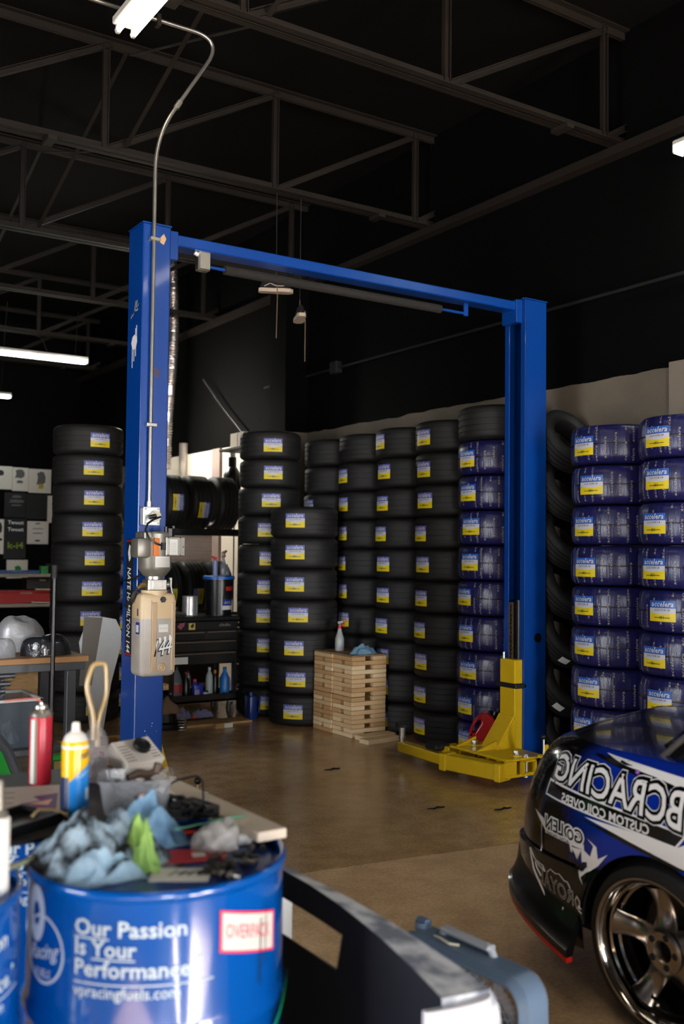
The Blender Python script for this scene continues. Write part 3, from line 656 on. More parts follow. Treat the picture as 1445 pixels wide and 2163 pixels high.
def tire_meshes(R, w, kind):
    key = (round(R, 3), round(w, 3), kind)
    if key in _tm: return _tm[key]
    if kind == 'black':
        me = MB().lathe(tire_profile(R, w), 72, closed=True).mesh('tire', RUB, .7); pr = None
        st = sticker(R).mesh('label_sticker', SD_MATS, .8)
    else:
        h = w/2; P = [(R-.12, -h*.7), (R-.10, -h*.9), (R-.06, -h*.985), (R-.03, -h*.95), (R-.009, -h*.80), (R-.002, -h*.55), (R, -h*.2), (R, -h*.03), (R-.007, -h*.012), (R-.007, h*.02), (R, h*.04), (R, h*.2), (R-.002, h*.55), (R-.009, h*.8), (R-.03, h*.95), (R-.06, h*.985), (R-.10, h*.9), (R-.12, h*.7)]
        mis = [0]*len(P); mis[7] = mis[8] = mis[9] = 1
        me = MB().lathe(P, 72, mis=mis, closed=True).mesh('tire', [WRAP, TAPE], .9)
        st = sticker(R+.001).mesh('label_sticker', S_MATS, .8)
        rnd = random.Random(3); mb = MB(); n = 30
        for c in range(n):
            a0 = 2*PI*c/n + rnd.uniform(-.03, .03); z = -h*1.5 + rnd.uniform(0, .14)
            while z < h*.7:
                def fn(x, y, a0=a0, z=z):
                    zz = z+x; q = abs(zz)/h; rr = R+.0018 if q < .5 else R+.0018-.010*((q-.5)/.35)**1.8
                    a = a0 - y/R
                    return (rr*math.cos(a), rr*math.sin(a), max(-h*.88, min(h*.88, zz)))
                add_text(mb, 'accelera', fn, .028, 0, .006, .2, 1.0, 1, width=.15)
                z += .15 + rnd.uniform(.03, .08)
        pr = mb.mesh('wrap_print', WRAPINK, .9)
    _tm[key] = (me, st, pr); return _tm[key]
def tire(kind, R, w, loc, az, label, group, tilt=None, stick=True, saz=0.0, sroll=0.0):
    me, st, pr = tire_meshes(R, w, kind)
    t = put('tire', me, None, loc, tilt if tilt else (0, 0, az)); tag(t, label, 'tire', group)
    if stick: put('label_sticker', st, t, (0, 0, sroll), (0, 0, saz))
    if pr: tag(put('wrap_print', pr, t, (0, 0, 0), (0, 0, 0.7*len(label))), kind='stuff')
    return t
def stack(x, y, n, R, w, kinds, face, place, group, noface=(), seed=1, dips=None):
    rnd = random.Random(seed)
    for i in range(n):
        k = kinds[i] if isinstance(kinds, (list, tuple)) else kinds
        # index 0 = floor
        lab = ('blue wrapped tire' if k == 'wrap' else 'black tire') + (', bottom of ' if i == 0 else ', ' + ORD[n-1-i] + ' of ') + place
        lab = lab[0].upper()*0 + lab
        a = math.radians(face) + rnd.uniform(-.12, .12)
        t = tire(k, R, w-.004, (x+rnd.uniform(-.008, .003), y+rnd.uniform(-.001, .001), w*(i+.5)), 0.0, lab, group, stick=(n-1-i) not in noface)
        for c in t.children:
            if c.name.startswith('label_sticker'):
                c.rotation_euler = (0, 0, a - t.rotation_euler.z); c.location = (0, 0, rnd.uniform(-.012, .012))
WT = .277
GW = 'wrapped tires stacked at the right wall'; GK = 'black tires stacked at the right wall'
stack(5.40, 4.175, 9, .308, WT, 'wrap', 180, 'wrapped stack at the right edge', GW, seed=11)
stack(5.44, 4.81, 9, .308, WT, 'wrap', 181, 'wrapped stack right of the lift', GW, seed=12)
stack(5.43, 6.03, 10, .318, WT, ['wrap']*9+['black'], 179, 'stack beside the red can', GW, noface=(0,), seed=13)
stack(5.46, 6.66, 10, .306, .272, 'black', 177, 'stack left of the wrapped ones', GK, seed=14)
stack(5.48, 7.28, 10, .306, .272, 'black', 176, 'stack directly behind the cribbing', GK, seed=15)
stack(5.48, 7.90, 10, .306, .272, 'black', 176, 'stack behind the spray bottle', GK, noface=(0,), seed=16)
stack(5.46, 8.52, 10, .306, .272, 'black', 176, 'farthest stack along the right wall', GK, noface=(0, 1), seed=17)
stack(4.86, 8.10, 7, .318, .288, 'black', 227, 'shorter stack left of the cribbing', 'black tires in the free standing stacks', seed=18)
stack(4.83, 8.74, 10, .305, .278, 'black', 243, 'tall stack right of the tool cart', 'black tires in the free standing stacks', seed=19)
stack(3.14, 9.25, 10, .325, .276, 'black', 266, 'tall stack left of the blue post', 'black tires in the left stacks', seed=20)
stack(3.66, 9.72, 6, .30, .255, ['black']*4+['wrap']*2, 262, 'short stack behind the left post', 'black tires in the left stacks', seed=21, noface=(0, 1))
# tires leaning one above the other between the right post and the wall
WLAB = MB().grid(lambda u, v: (.252*math.cos((u-.5)*.3), .252*math.sin((u-.5)*.3), -.03+.06*v), 6, 1).mesh('paper_label', PAPER, .8)
for i in range(7):
    t = tire('black', .25, .195, (5.5495, 5.405, .262+i*.366), 0, 'slanting black tire behind the right lift post, ' + ('bottom one' if i == 0 else ORD[6-i]), 'slanting tires behind the right post', tilt=(1.0, 0, 0), stick=False)
    if i in (1, 2): put('paper_label', WLAB, t, (0, 0, 0), (0, 0, math.radians(215+12*i)))
# ------------------------------------------------------------------ tire rack, cart, cribbing, far wall
RACK = M('rack_black', (24, 23, 23), .5, .3); 
rk = thing('tire_rack', 'black steel tire rack holding upright tires behind the tool cart', 'rack', (0, 0, 0))
for z in (1.845, .86):
    sh = MB().bx(3.30, 5.62, 10.28, 10.34, z-.07, z, bev=.004).bx(3.30, 5.62, 10.82, 10.88, z-.07, z, bev=.004).build('shelf_beam', RACK, rk)
for x in (3.32, 5.60):
    for y in (10.31, 10.85): MB().bx(x-.025, x+.025, y-.025, y+.025, 0, 2.35, bev=.003).build('rack_post', RACK, rk)
RZ = math.radians(90)
words = ['first', 'second', 'third', 'fourth', 'fifth']
xs = [4.20, 4.52, 4.84, 5.18]
for i, x in enumerate(xs):
    t = tire('black', .315, .275, (x, 10.58, 1.845+.30), 0, 'upright black tire on the upper rack shelf, ' + words[i] + ' from the lift post', 'tires on the rack', tilt=(0, PI/2, 0), stick=i < 3)
    for c in t.children: c.rotation_euler = (0, 0, math.radians(-90) + (.06, .04, .30, 0)[i]); 
for i, x in enumerate([4.14, 4.46, 4.78, 5.10]):
    t = tire('black', .315, .275, (x, 10.58, .86+.30), 0, 'upright black tire on the lower rack shelf, ' + words[i] + ' from the lift post', 'tires on the rack', tilt=(0, -PI/2, 0), stick=i < 3)
    for c in t.children: c.rotation_euler = (0, 0, math.radians(-90)-.25)
# corrugated panel between the shelves
cg = MB(); n = 22
cg.grid(lambda u, v: (4.86+u*.52, 11.2-.012*abs(math.sin(v*n*PI)), 1.10+v*.74), 2, n*4)
cg.bx(4.86, 5.38, 11.2, 11.23, 1.10, 1.84)
tag(cg.build('window_shutter', M('shutter_pinkish', (226, 204, 192), .6)), 'pale ribbed shutter panel seen between the rack shelves', 'shutter')
# the shutter panel stands on a crate
tag(MB().bx(4.80, 5.44, 11.1, 11.5, 0, 1.10, bev=.01).bx(4.82, 5.42, 11.095, 11.1, .05, .5, bev=.002).bx(4.82, 5.42, 11.095, 11.1, .56, 1.05, bev=.002).build('storage_crate', RACK), 'dark storage crate in shadow behind the tire rack', 'crate')
# silver flexible duct
dp = [(5.38, 12.55, 5.5-.02*0)] ; pts = []; rr = []
for k in range(161):
    z = 5.56-2.86*k/160; pts.append((5.38+.03*math.sin(z*1.7), 12.56+.02*math.cos(z*2.1), z)); rr.append(.062+.010*math.sin(k*PI*.95)+.006*mnoise.noise(Vector((k*.3, 1, 2))))
tag(MB().tube(pts, rr, n=20).build('foil_duct', M('foil_silver', (214, 206, 202), .28, .9, var=.1, bump=.6, bscale=30), smooth=.9), 'crinkled silver foil duct hanging behind the left lift post', 'duct')
MBp = M('pale_pipe_paint', (190, 180, 166), .6)
struct(MB().cyl((5.74, 12.9, 0), (5.74, 12.9, 3.1), .06, n=16).build('trim_4', MBp), 'pale vertical pipe on the white wall beside the duct')
struct(MB().bx(5.74, 5.8, 11.75, 11.98, 0, 2.94).build('trim_5', M('pale_brown_strip', (150, 134, 126), .7)), 'brownish vertical strip on the white wall')
struct(MB().bx(5.772, 5.779, 11.37, 11.385, 0, 2.94).build('trim_6', INK), 'thin dark vertical seam in the white wall')
# wall conduit
wc = thing('wall_conduit', 'thin black conduit running along the upper black wall', 'conduit', (0, 0, 0))
MB().cyl((5.765, 3.2, 3.58), (5.765, 10.6, 3.58), .014, n=10).build('pipe', M('pipe_black', (8, 8, 8), .7), wc)
MB().bx(5.72, 5.8, 8.92, 9.06, 3.52, 3.65, bev=.008).build('pull_box', _mats['pipe_black'], wc)
hose = [(5.70, 12.2, 3.9), (5.70, 11.6, 3.45), (5.70, 11.0, 3.05), (5.72, 10.75, 2.8), (5.72, 10.7, 2.3)]
tag(MB().tube(arc_path(hose, .3), .014, n=8).build('air_hose', M('hose_dark', (22, 20, 19), .6)), 'dark hose drooping along the wall behind the left post', 'hose')
# carton and tool near the top of the stacks
wsh = thing('wall_shelf', 'small black wall bracket shelf behind the tall stacks', 'shelf', (5.6, 10.62, 2.80))
MB().bx(-.25, .2, -.3, .35, 0, .03, bev=.003).build('board', RACK, wsh); MB().bx(.16, .2, -.03, .03, -.3, 0).build('bracket', RACK, wsh)
tag(MB().bx(-.2, .18, -.16, .18, 0, .17, bev=.004).bx(-.2, -.204, -.01, .01, 0, .17).build('carton', M('carton_pale', (196, 186, 170), .8), None, (5.58, 10.55, 2.831)), 'pale cardboard carton above the tall tire stack', 'box')
pb = thing('pump_bottle', 'dark canister with a silver neck on the wall behind the stack', 'canister', (5.60, 11.1, 2.36))
MB().lathe([(0, 0), (.1, 0), (.11, .02), (.11, .18), (.08, .24), (.05, .28), (.05, .40), (0, .40)], 20).build('body', BLKP, pb); MB().cyl((0, 0, .40), (0, 0, .46), .035, n=14).cyl((-.112, 0, .1), (-.115, 0, .1), .04, n=10).build('neck', ZINC, pb)
bs = thing('canister_bracket', 'black wall bracket under the dark canister', 'bracket', (5.60, 11.1, 2.33)); MB().bx(-.14, .2, -.14, .14, 0, .03).build('plate', RACK, bs); MB().bx(.17, .2, -.02, .02, -.25, 0).build('arm', RACK, bs)

# rolling tool cart
CT = thing('tool_cart', 'black rolling tool cart with drawers and open lower shelf', 'tool cart', (4.10, 8.63, 0))
CBK = M('cart_black', (15, 15, 16), .32, .2, coat=.3); HND = M('drawer_handle_metal', (120, 108, 100), .35, .8)
w2, dp_ = .345, .46
body = MB().bx(-w2, w2, .02, dp_, .52, .93, bev=.006).bx(-w2-.015, w2+.015, -.01, dp_+.02, .93, .975, bev=.008)
for x in (-w2+.02, w2-.02):
    for y in (.04, dp_-.03): body.bx(x-.018, x+.018, y-.018, y+.018, .16, .52)
body.build('body', CBK, CT)
tray = MB().bx(-w2, w2, 0, dp_, .165, .185).bx(-w2, w2, 0, .012, .165, .24, bev=.003).bx(-w2, w2, dp_-.012, dp_, .165, .24).bx(-w2, -w2+.012, 0, dp_, .165, .24).bx(w2-.012, w2, 0, dp_, .165, .24).build('lower_tray', CBK, CT)
def drawer(x0, x1, z0, z1):
    d = MB().bx(x0, x1, 0, .03, z0, z1, bev=.004).build('drawer', CBK, CT)
    MB().bx(x0+.012, x1-.012, -.018, .004, z1-.022, z1-.006, bev=.004).build('handle', HND, d); return d
drawer(-w2+.02, -.008, .755, .84); drawer(.008, w2-.02, .755, .84); drawer(-w2+.02, w2-.02, .645, .75); d3 = drawer(-w2+.02, w2-.02, .525, .64)
tp = MB().bx(-w2+.01, w2-.01, .004, .03, .85, .925, bev=.004).build('top_panel', CBK, CT)
MB().bx(-w2+.02, -w2+.165, -.003, .0, .535, .60).build('white_card', PAPER, d3)
l_ = MB().prism([(0, 0), (.03, .035), (.055, .03), (.075, .045), (.07, .01), (.035, -.03)], 0, .001, XF((-w2+.055, .003, .885), (PI/2, 0, 0))); l_.build('heart_sticker', M('sticker_rose', (150, 70, 88), .5), tp)
l_ = MB().bx(-w2+.17, -w2+.235, .001, .004, .852, .915, mi=0).prism([(0, 0), (.03, .03), (.04, .005), (.02, -.02)], 0, .001, XF((-w2+.185, .001, .885), (PI/2, 0, 0)), 1); l_.build('yellow_sticker', [M('sticker_gold', (196, 176, 92), .5), INK], tp)
l_ = MB()
for k in range(7): l_.bx(.14+k*.018, .152+k*.018, .002, .004, .878, .892+.006*((k*5) % 3))
l_.build('maker_badge', M('dim_grey_ink', (110, 108, 106), .5), tp)
mb = MB()
for x in (-w2, w2):
    for z in (.27, .51, .86, .91): mb.cyl((x, -.004, z), (x, .02, z), .008, n=8)
mb.build('bolt', ZINC, CT)
CW = M('caster_grey', (92, 84, 78), .6)
for x in (-w2+.05, w2-.05):
    for y in (.06, dp_-.06):
        c = MB().bx(x-.03, x+.03, y-.03, y+.03, .15, .165).bx(x-.026, x-.02, y-.02, y+.02, .055, .155).bx(x+.02, x+.026, y-.02, y+.02, .055, .155).build('caster', ZINC, CT)
        MB().lathe([(.02, -.017), (.05, -.016), (.064, -.012), (.064, .012), (.05, .016), (.02, .017)], 20, X=XF((x, y, .064), (0, PI/2, 0))).build('caster_wheel', CW, c)
# things on the cart
bk = thing('oil_bucket', 'black oil bucket with blue lid on the tool cart', 'bucket', (4.34, 8.86, .975))
MB().lathe([(0, 0), (.125, 0), (.14, .33), (.145, .335), (.145, .345), (0, .345)], 32).build('pail', M('pail_black', (14, 14, 18), .3), bk)
MB().lathe([(.15, .345), (.156, .345), (.156, .372), (.14, .378), (0, .37)], 32).build('lid', M('lid_blue', (12, 82, 168), .4), bk)
l_ = MB(); P_ = lambda a, z, d=0: ((.1365+z*.03+d)*math.sin(a), -(.1365+z*.03+d)*math.cos(a), z)
for z0, z1, mi in ((.05, .09, 0), (.09, .15, 1), (.15, .22, 2), (.22, .29, 0)): l_.grid(lambda u, v, z0=z0, z1=z1: P_(-.15+u*1.2, z0+(z1-z0)*v, -.009), 10, 1, mi)
for k in range(6): l_.grid(lambda u, v, k=k: P_(.10+k*.14+u*.10, .235+v*.04, -.007), 2, 1, 3)
add_text(l_, 'AW 32', lambda a, b: P_(.0+a/.14, .108+b, -.007), .035, 0, .0, 0, 1, 1, width=.09)
l_.build('bucket_label', [PAPER, M('label_blue', (26, 44, 130), .4), M('label_dark', (32, 32, 36), .4), M('label_red', (176, 40, 34), .4)], bk)
cn = thing('silver_can', 'ribbed silver metal can standing on the tool cart', 'can', (4.02, 8.82, .975))
MB().lathe([(0, 0), (.074, 0), (.076, .004)] + [(.074+.0015*(k % 2), .01+k*.0085) for k in range(20)] + [(.076, .182), (.074, .186), (.07, .18), (0, .18)], 32).build('can_body', M('can_tin', (190, 186, 184), .3, .7), cn)
MB().bx(.03, .045, -.068, -.062, .02, .16).build('can_seam', M('seam_teal', (90, 120, 124), .5), cn)
fn_ = thing('grey_funnel', 'grey tapered tool lying on the cart beside the silver can', 'tool', (3.84, 8.76, .975)); MB().cyl((-.06, 0, .032), (.12, .02, .014), .03, .012, n=14).build('cone', GALV, fn_)
def bottle(name, label, cat, loc, prof, mat, cap=None, capmat=None, band=None, rz=0, group=None, n=24):
    t = thing(name, label, cat, loc, rz, group); MB().lathe(prof, n).build('bottle_body', mat, t, smooth=.9)
    if band: MB().lathe([(band[0]+.0012, band[1]), (band[0]+.0012, band[2])], n).build('bottle_label', band[3], t)
    if cap: MB().lathe(cap, 16).build('cap', capmat, t)
    return t
def spray_bottle(label, loc, mat, headmat, trigmat, h=.20, r=.042, rz=0, cap_red=None):
    t = thing('spray_bottle', label, 'spray bottle', loc, rz)
    MB().lathe([(0, 0), (r*.95, 0), (r, .01), (r, h*.52), (r*.86, h*.6), (r*.55, h*.8), (r*.42, h*.88), (r*.42, h*.97), (0, h*.97)], 24).build('bottle_body', mat, t, smooth=.9)
    MB().cyl((0, 0, h*.95), (0, 0, h*1.08), r*.44, n=16).build('collar', cap_red or trigmat, t)
    hd = MB().box((.004, 0, h*1.22), (r*1.5, r*.55, h*.16), rot=(0, -.25, 0), bev=.006).cyl((0, 0, h*1.06), (0, 0, h*1.2), r*.3, n=10).box((r*.95, 0, h*1.28), (r*.6, r*.4, h*.1), rot=(0, -.1, 0), bev=.004).build('spray_head', headmat, t)
    MB().tube([(r*.5, 0, h*1.2), (r*.95, 0, h*1.08), (r*1.0, 0, h*1.0)], r*.14, n=8).box((r*1.25, 0, h*1.3), (r*.5, r*.5, h*.12), bev=.004).build('trigger', trigmat, t)
    return t
CLEAR = M('clear_plastic', (210, 212, 214), .12, alpha=.42, spec=.6); CLEARD = M('clear_grey_plastic', (120, 124, 128), .2, alpha=.6)
RED = M('red_plastic', (190, 26, 34), .4)
spray_bottle('clear spray bottle on the blue bucket lid', (4.37, 8.83, 1.353), CLEARD, GREYP, M('dark_red_plastic', (110, 20, 24), .4), h=.185, r=.036, rz=.5)
t = thing('spray_can', 'slim blue and white tube with red nozzle on the bucket lid', 'can', (4.27, 8.80, 1.353)); MB().cyl((0, 0, 0), (0, 0, .15), .024, n=16).build('tube_body', M('tube_blue_white', (110, 120, 160), .4), t); MB().cyl((0, 0, .15), (-.01, 0, .175), .014, n=10).box((-.015, 0, .18), (.06, .014, .014), rot=(0, .3, 0)).build('nozzle', RED, t)
bottle('grey_bottle', 'small dark grey bottle with red cap at the lid edge', 'bottle', (4.43, 8.88, 1.353), [(0, 0), (.03, 0), (.032, .01), (.032, .07), (.015, .10), (.015, .115), (0, .115)], CLEARD, [(.016, .08), (.018, .10), (0, .102)], M('dull_red', (96, 40, 40), .5))
# bottles in the cart tray
TZ = .186
bottle('soda_bottle', 'large clear bottle with red label in the cart tray', 'bottle', (3.875, 8.78, TZ), [(0, 0), (.05, 0), (.056, .02), (.056, .14), (.054, .17), (.035, .24), (.016, .28), (.016, .30), (0, .30)], CLEARD, [(.018, .285), (.018, .31), (0, .31)], BLKP, (.056, .07, .15, M('label_brick_red', (150, 40, 44), .5)))
bottle('black_bottle', 'black bottle with thin red tip in the cart tray', 'bottle', (3.98, 8.80, TZ), [(0, 0), (.036, 0), (.038, .01), (.038, .17), (.015, .21), (.012, .24), (0, .24)], BLKP, [(.013, .235), (.015, .255), (0, .257)], RED)
bottle('silver_bottle', 'slender grey bottle between dark bottles in the cart tray', 'bottle', (4.03, 8.86, TZ), [(0, 0), (.025, 0), (.026, .2), (.012, .24), (0, .24)], GREYP, [(.012, .23), (.014, .26), (0, .26)], BLKP)
ob = thing('oil_jug', 'blue motor oil jug with pink cap in the cart tray', 'jug', (4.09, 8.77, TZ)); MB().bx(-.05, .05, -.03, .03, 0, .13, bev=.012, seg=2).bx(-.05, -.01, -.025, .025, .12, .16, bev=.01).bx(.02, .05, -.025, .025, .1, .145, bev=.008).build('jug_body', M('jug_blue', (22, 44, 160), .35), ob); MB().cyl((-.03, 0, .16), (-.03, 0, .185), .018, n=14).build('cap', M('cap_pink', (196, 50, 90), .4), ob); MB().bx(-.044, .005, -.0315, -.0302, .01, .085).build('jug_label', M('jug_label_grey', (150, 140, 170), .5), ob)
bottle('white_jar', 'short white jar between jugs in the cart tray', 'jar', (4.165, 8.74, TZ), [(0, 0), (.028, 0), (.03, .05), (.02, .06), (0, .06)], WHT, [(.022, .06), (.022, .075), (0, .075)], BLKP)
bottle('pale_bottle', 'tall pale grey bottle in the cart tray', 'bottle', (4.225, 8.80, TZ), [(0, 0), (.034, 0), (.037, .02), (.034, .18), (.03, .21), (.012, .25), (.012, .27), (0, .27)], M('bottle_pale', (172, 184, 182), .4), [(.014, .26), (.014, .285), (0, .285)], WHT)
bb = bottle('detergent_bottle', 'bright blue bottle at the right end of the cart tray', 'bottle', (4.375, 8.77, TZ), [(0, 0), (.045, 0), (.048, .02), (.048, .18), (.03, .22), (.018, .24), (.016, .27), (0, .27)], M('bottle_bright_blue', (30, 110, 190), .35), [(.018, .262), (.018, .285), (0, .285)], M('cap_blue', (20, 80, 160), .4))
bottle('amber_bottle', 'dark bottle with amber cap beside the blue bottle', 'bottle', (4.305, 8.84, TZ), [(0, 0), (.026, 0), (.028, .18), (.014, .22), (0, .22)], BLKP, [(.015, .22), (.015, .25), (0, .25)], M('cap_amber', (190, 130, 30), .4))
def rag(name, label, loc, rx, ry, h, mat, seed, nu=36, nv=24, folds=5, cat='rag'):
    m = MB()
    def f(u, v):
        x, y = (u-.5)*2, (v-.5)*2; d = max(abs(x), abs(y)); e = max(0.0, 1-(x*x+y*y)**1.1*.9)
        q = Vector((x*folds*.30+seed, y*folds*.26, seed*.7)); n1 = mnoise.noise(q); n2 = mnoise.noise(q*2.3+Vector((9, 3, 1)))
        n3 = mnoise.noise(q*1.3+Vector((4, 7, 2))); z = e*(.42+.42*(1-abs(n3)*2.4)+.22*n2)*h
        z = max(0.0006+.0*d, z)
        s = 1+.18*mnoise.noise(Vector((x*2+seed, y*2, 3)))
        return (x*rx*s+.15*rx*n2, y*ry*s+.15*ry*n1, z)
    m.grid(f, nu, nv)
    k = len(m.v); m.v += [(x, y, max(0.0, z-.004)) for x, y, z in m.v[:k]]; m.f += [tuple(i+k for i in reversed(fc)) for fc in m.f[:]]; m.m += m.m[:]
    return tag(m.build(name, mat, None, loc, smooth=1.2, fix=False), label, cat)
CLOTH_B = M('blue_shop_towel', (112, 150, 176), .9, var=.3, scale=18, bump=.4, bscale=160); CLOTH_V = M('violet_grey_cloth', (120, 116, 150), .9, var=.25, scale=14, bump=.3)
rag('crumpled_rag', 'violet grey rag on the cart tray edge', (4.31, 8.70, TZ), .06, .035, .07, CLOTH_V, 3.1, 16, 12)
# under and beside the cart
rag('floor_rag', 'violet grey rag lying under the cart at left', (3.90, 8.72, .021), .10, .07, .12, CLOTH_V, 5.2, 20, 14); rag('floor_rag', 'violet grey rag lying under the cart at centre', (4.10, 8.70, .021), .12, .06, .10, CLOTH_V, 8.4, 20, 14)
tag(MB().ball((0, 0, .02), .02, 8).build('orange_plug', M('orange_plastic', (214, 84, 30), .5), None, (3.985, 8.62, .021)), 'small orange plug beside the rags under the cart', 'plug')
PINE = M('pine_board', (176, 138, 92), .7, var=.2, scale=12, bump=.1)
tag(MB().bx(-.32, .34, -.07, .16, 0, .02, bev=.002).build('plank', PINE, None, (4.10, 8.38, 0)), 'flat pine board on the floor in front of the tool cart', 'board')
bx_ = MB().bx(-.085, .085, -.03, .03, 0, .045, bev=.002).bx(.0, .085, -.031, -.0302, .003, .042, mi=1); tag(bx_.build('block', [PINE, PAPER], None, (4.07, 8.18, 0)), 'small labelled wood block on the floor before the cart', 'wood block')
jg = thing('antifreeze_jug', 'dark blue plastic jug with handle right of the tool cart', 'jug', (4.60, 8.02, 0))
jm = MB().bx(-.05, .03, -.06, .06, 0, .23, bev=.015, seg=2).bx(.03, .055, -.025, .025, .03, .06).tube([(.03, 0, .05), (.075, 0, .06), (.08, 0, .17), (.03, 0, .20)], .013, n=8); jm.build('jug_body', M('jug_navy', (18, 46, 110), .35), jg); MB().cyl((-.01, 0, .23), (-.01, 0, .262), .024, n=14).build('cap', M('cap_navy', (16, 36, 92), .4), jg)
jg.location = (4.50, 8.44, 0)
# hat-like brown bundle and spring
rag('brown_cap', 'brown fabric cap on a dark part left of the cart', (3.62, 8.42, .14), .12, .11, .16, M('brown_fabric', (112, 88, 66), .9, var=.15), 2.2, 20, 16, 2, 'cap')
dpart = thing('brake_part', 'dark round brake part on the floor under the brown cap', 'car part', (3.62, 8.42, 0)); MB().lathe([(0, 0), (.15, 0), (.16, .02), (.16, .05), (.09, .06), (.085, .135), (0, .14)], 24).build('disc', M('dark_iron', (30, 27, 25), .5, .5), dpart)
spg = thing('coil_spring', 'small steel coil spring standing left of the cart', 'spring', (3.66, 8.16, 0)); MB().tube([(.035*math.cos(k*.5), .035*math.sin(k*.5), .006+k*.0019) for k in range(64)], .005, n=6).build('coil', ZINC, spg)

# ------------------------------------------------------------------ wooden cribbing
WOOD = [M('crib_wood_light', (216, 180, 134), .7, var=.12, scale=10, bump=.1), M('crib_wood_tan', (196, 154, 106), .7, var=.14, scale=10, bump=.1), M('crib_wood_pale', (232, 204, 160), .7, var=.1, scale=10, bump=.1)]
_pl = {}
def plank(parent, size, loc, rnd):
    k = (tuple(round(s, 3) for s in size), rnd.randrange(3))
    if k not in _pl: _pl[k] = MB().box((0, 0, 0), size, bev=.002).mesh('plank', WOOD[k[1]], 0)
    return put('plank', _pl[k], parent, loc)
rnd = random.Random(5)
def cribA(label, loc, n, wx, wy, rnd, rz=0.0):
    """Boards crossed layer by layer: two along y, then two along x."""
    t = thing('wheel_crib', label, 'wood crib', loc, rz, 'stacked wooden wheel cribs'); T_ = .0385
    for i in range(n):
        z = T_*(i+.5); b_ = rnd.uniform(-.002, .002)
        if i % 2 == 0:
            for sgn in (-1, 1): plank(t, (.138, wy, T_-.003), (sgn*(wx/2-.069)+b_, b_, z), rnd)
        else:
            for sgn in (-1, 1): plank(t, (wx, .124, T_-.003), (b_, sgn*(wy/2-.062), z), rnd)
    return t, n*T_
CX_, CY_ = 5.02, 7.10
wx, wy = .36, .30
cribA('lower wooden crib at the near right of the crib pile', (4.965, 7.31, 0), 9, wx, wy, rnd, .006)
cribA('upper wooden crib at the near right, under the blue rag', (4.97, 7.31, .348), 9, wx, wy, rnd, -.006)
cribA('lower wooden crib at the rear left of the crib pile', (4.955, 7.618, 0), 9, wx, wy, rnd, -.006)
cribA('upper wooden crib at the rear left, under the spray bottle', (4.96, 7.618, .348), 9, wx, wy, rnd, .006)
PLYT = M('plywood_top', (150, 118, 84), .7, var=.2, scale=9)
tag(MB().box((0, 0, .005), (.36, .295, .010), bev=.002).build('plywood_sheet', PLYT, None, (4.97, 7.31, .696), (0, 0, -.006)), 'thin plywood sheet on the near crib stack under the rag', 'plywood'); tag(MB().box((0, 0, .005), (.36, .295, .010), bev=.002).build('plywood_sheet', PLYT, None, (4.96, 7.618, .696), (0, 0, .006)), 'thin plywood sheet on the rear crib stack under the spray bottle', 'plywood')
spray_bottle('clear spray bottle with bright red trigger on the wooden cribs', (4.93, 7.58, .707), M('clear_bottle_grey', (186, 190, 188), .2, alpha=.75), BLKP, M('trigger_red', (214, 30, 44), .4), h=.21, r=.041, rz=-.35)
rag('blue_towel', 'crumpled blue shop towel on top of the wooden cribs', (4.98, 7.27, .707), .13, .085, .10, CLOTH_B, 1.3, 30, 22)
for (x, y, rz, L_, lab) in ((4.98, 7.07, .05, .36, 'loose pine board on the floor against the crib pile'), (4.92, 6.92, .1, .36, 'loose pine board nearest the yellow arm on the floor')):
    tag(MB().box((0, 0, .019), (L_, .12, .038), bev=.002).build('loose_plank', WOOD[2], None, (x, y, 0), (0, 0, rz)), lab, 'board')
# red fuel can behind the lift
gc = thing('fuel_can', 'red plastic fuel can behind the right lift post', 'fuel can', (5.08, 5.79, 0), -.70)
pr = [(-.10, 0), (.10, 0), (.112, .03), (.112, .20), (.10, .30), (.07, .37), (.03, .395), (-.02, .385), (-.075, .33), (-.108, .25), (-.112, .2), (-.112, .03)]
outer = [(p[0], p[1]) for p in pr]
gm = MB(); Xg = Matrix(((1, 0, 0, 0), (0, 0, 1, -.085), (0, 1, 0, 0), (0, 0, 0, 1)))
hole = [(-.088, .245), (-.066, .24), (-.018, .318), (-.022, .345), (-.045, .338), (-.078, .285)]
bm_ = bmesh.new()
def ring(pts, y): return [bm_.verts.new((x, y, z)) for x, z in pts]
for y, k in ((-.062, 1), (.062, -1)):
    o1 = ring(outer, y); h1 = ring(hole, y)
    es = [bm_.edges.new((o1[i], o1[(i+1) % len(o1)])) for i in range(len(o1))] + [bm_.edges.new((h1[i], h1[(i+1) % len(h1)])) for i in range(len(h1))]
    bmesh.ops.triangle_fill(bm_, edges=es, use_beauty=True)
    if k > 0: O1, H1 = o1, h1
    else:
        for A_, B_ in ((O1, o1), (H1, h1)):
            for i in range(len(A_)): bm_.faces.new((A_[i], A_[(i+1) % len(A_)], B_[(i+1) % len(B_)], B_[i]))
bm_.verts.index_update(); gm.add([v.co[:] for v in bm_.verts], [[v.index for v in f.verts] for f in bm_.faces]); bm_.free()
gb = gm.build('can_body', M('fuel_red', (176, 18, 30), .35, coat=.2), gc, smooth=.5)
md = gb.modifiers.new('soft_edges', 'BEVEL'); md.width = .018; md.segments = 3; md.limit_method = 'ANGLE'; md.angle_limit = .9
MB().bx(-.114, .114, -.064, .064, .195, .203, bev=.003).build('can_rib', _mats['fuel_red'], gc)
MB().cyl((.07, 0, .34), (.09, 0, .40), .026, n=14).build('can_cap', BLKP, gc)
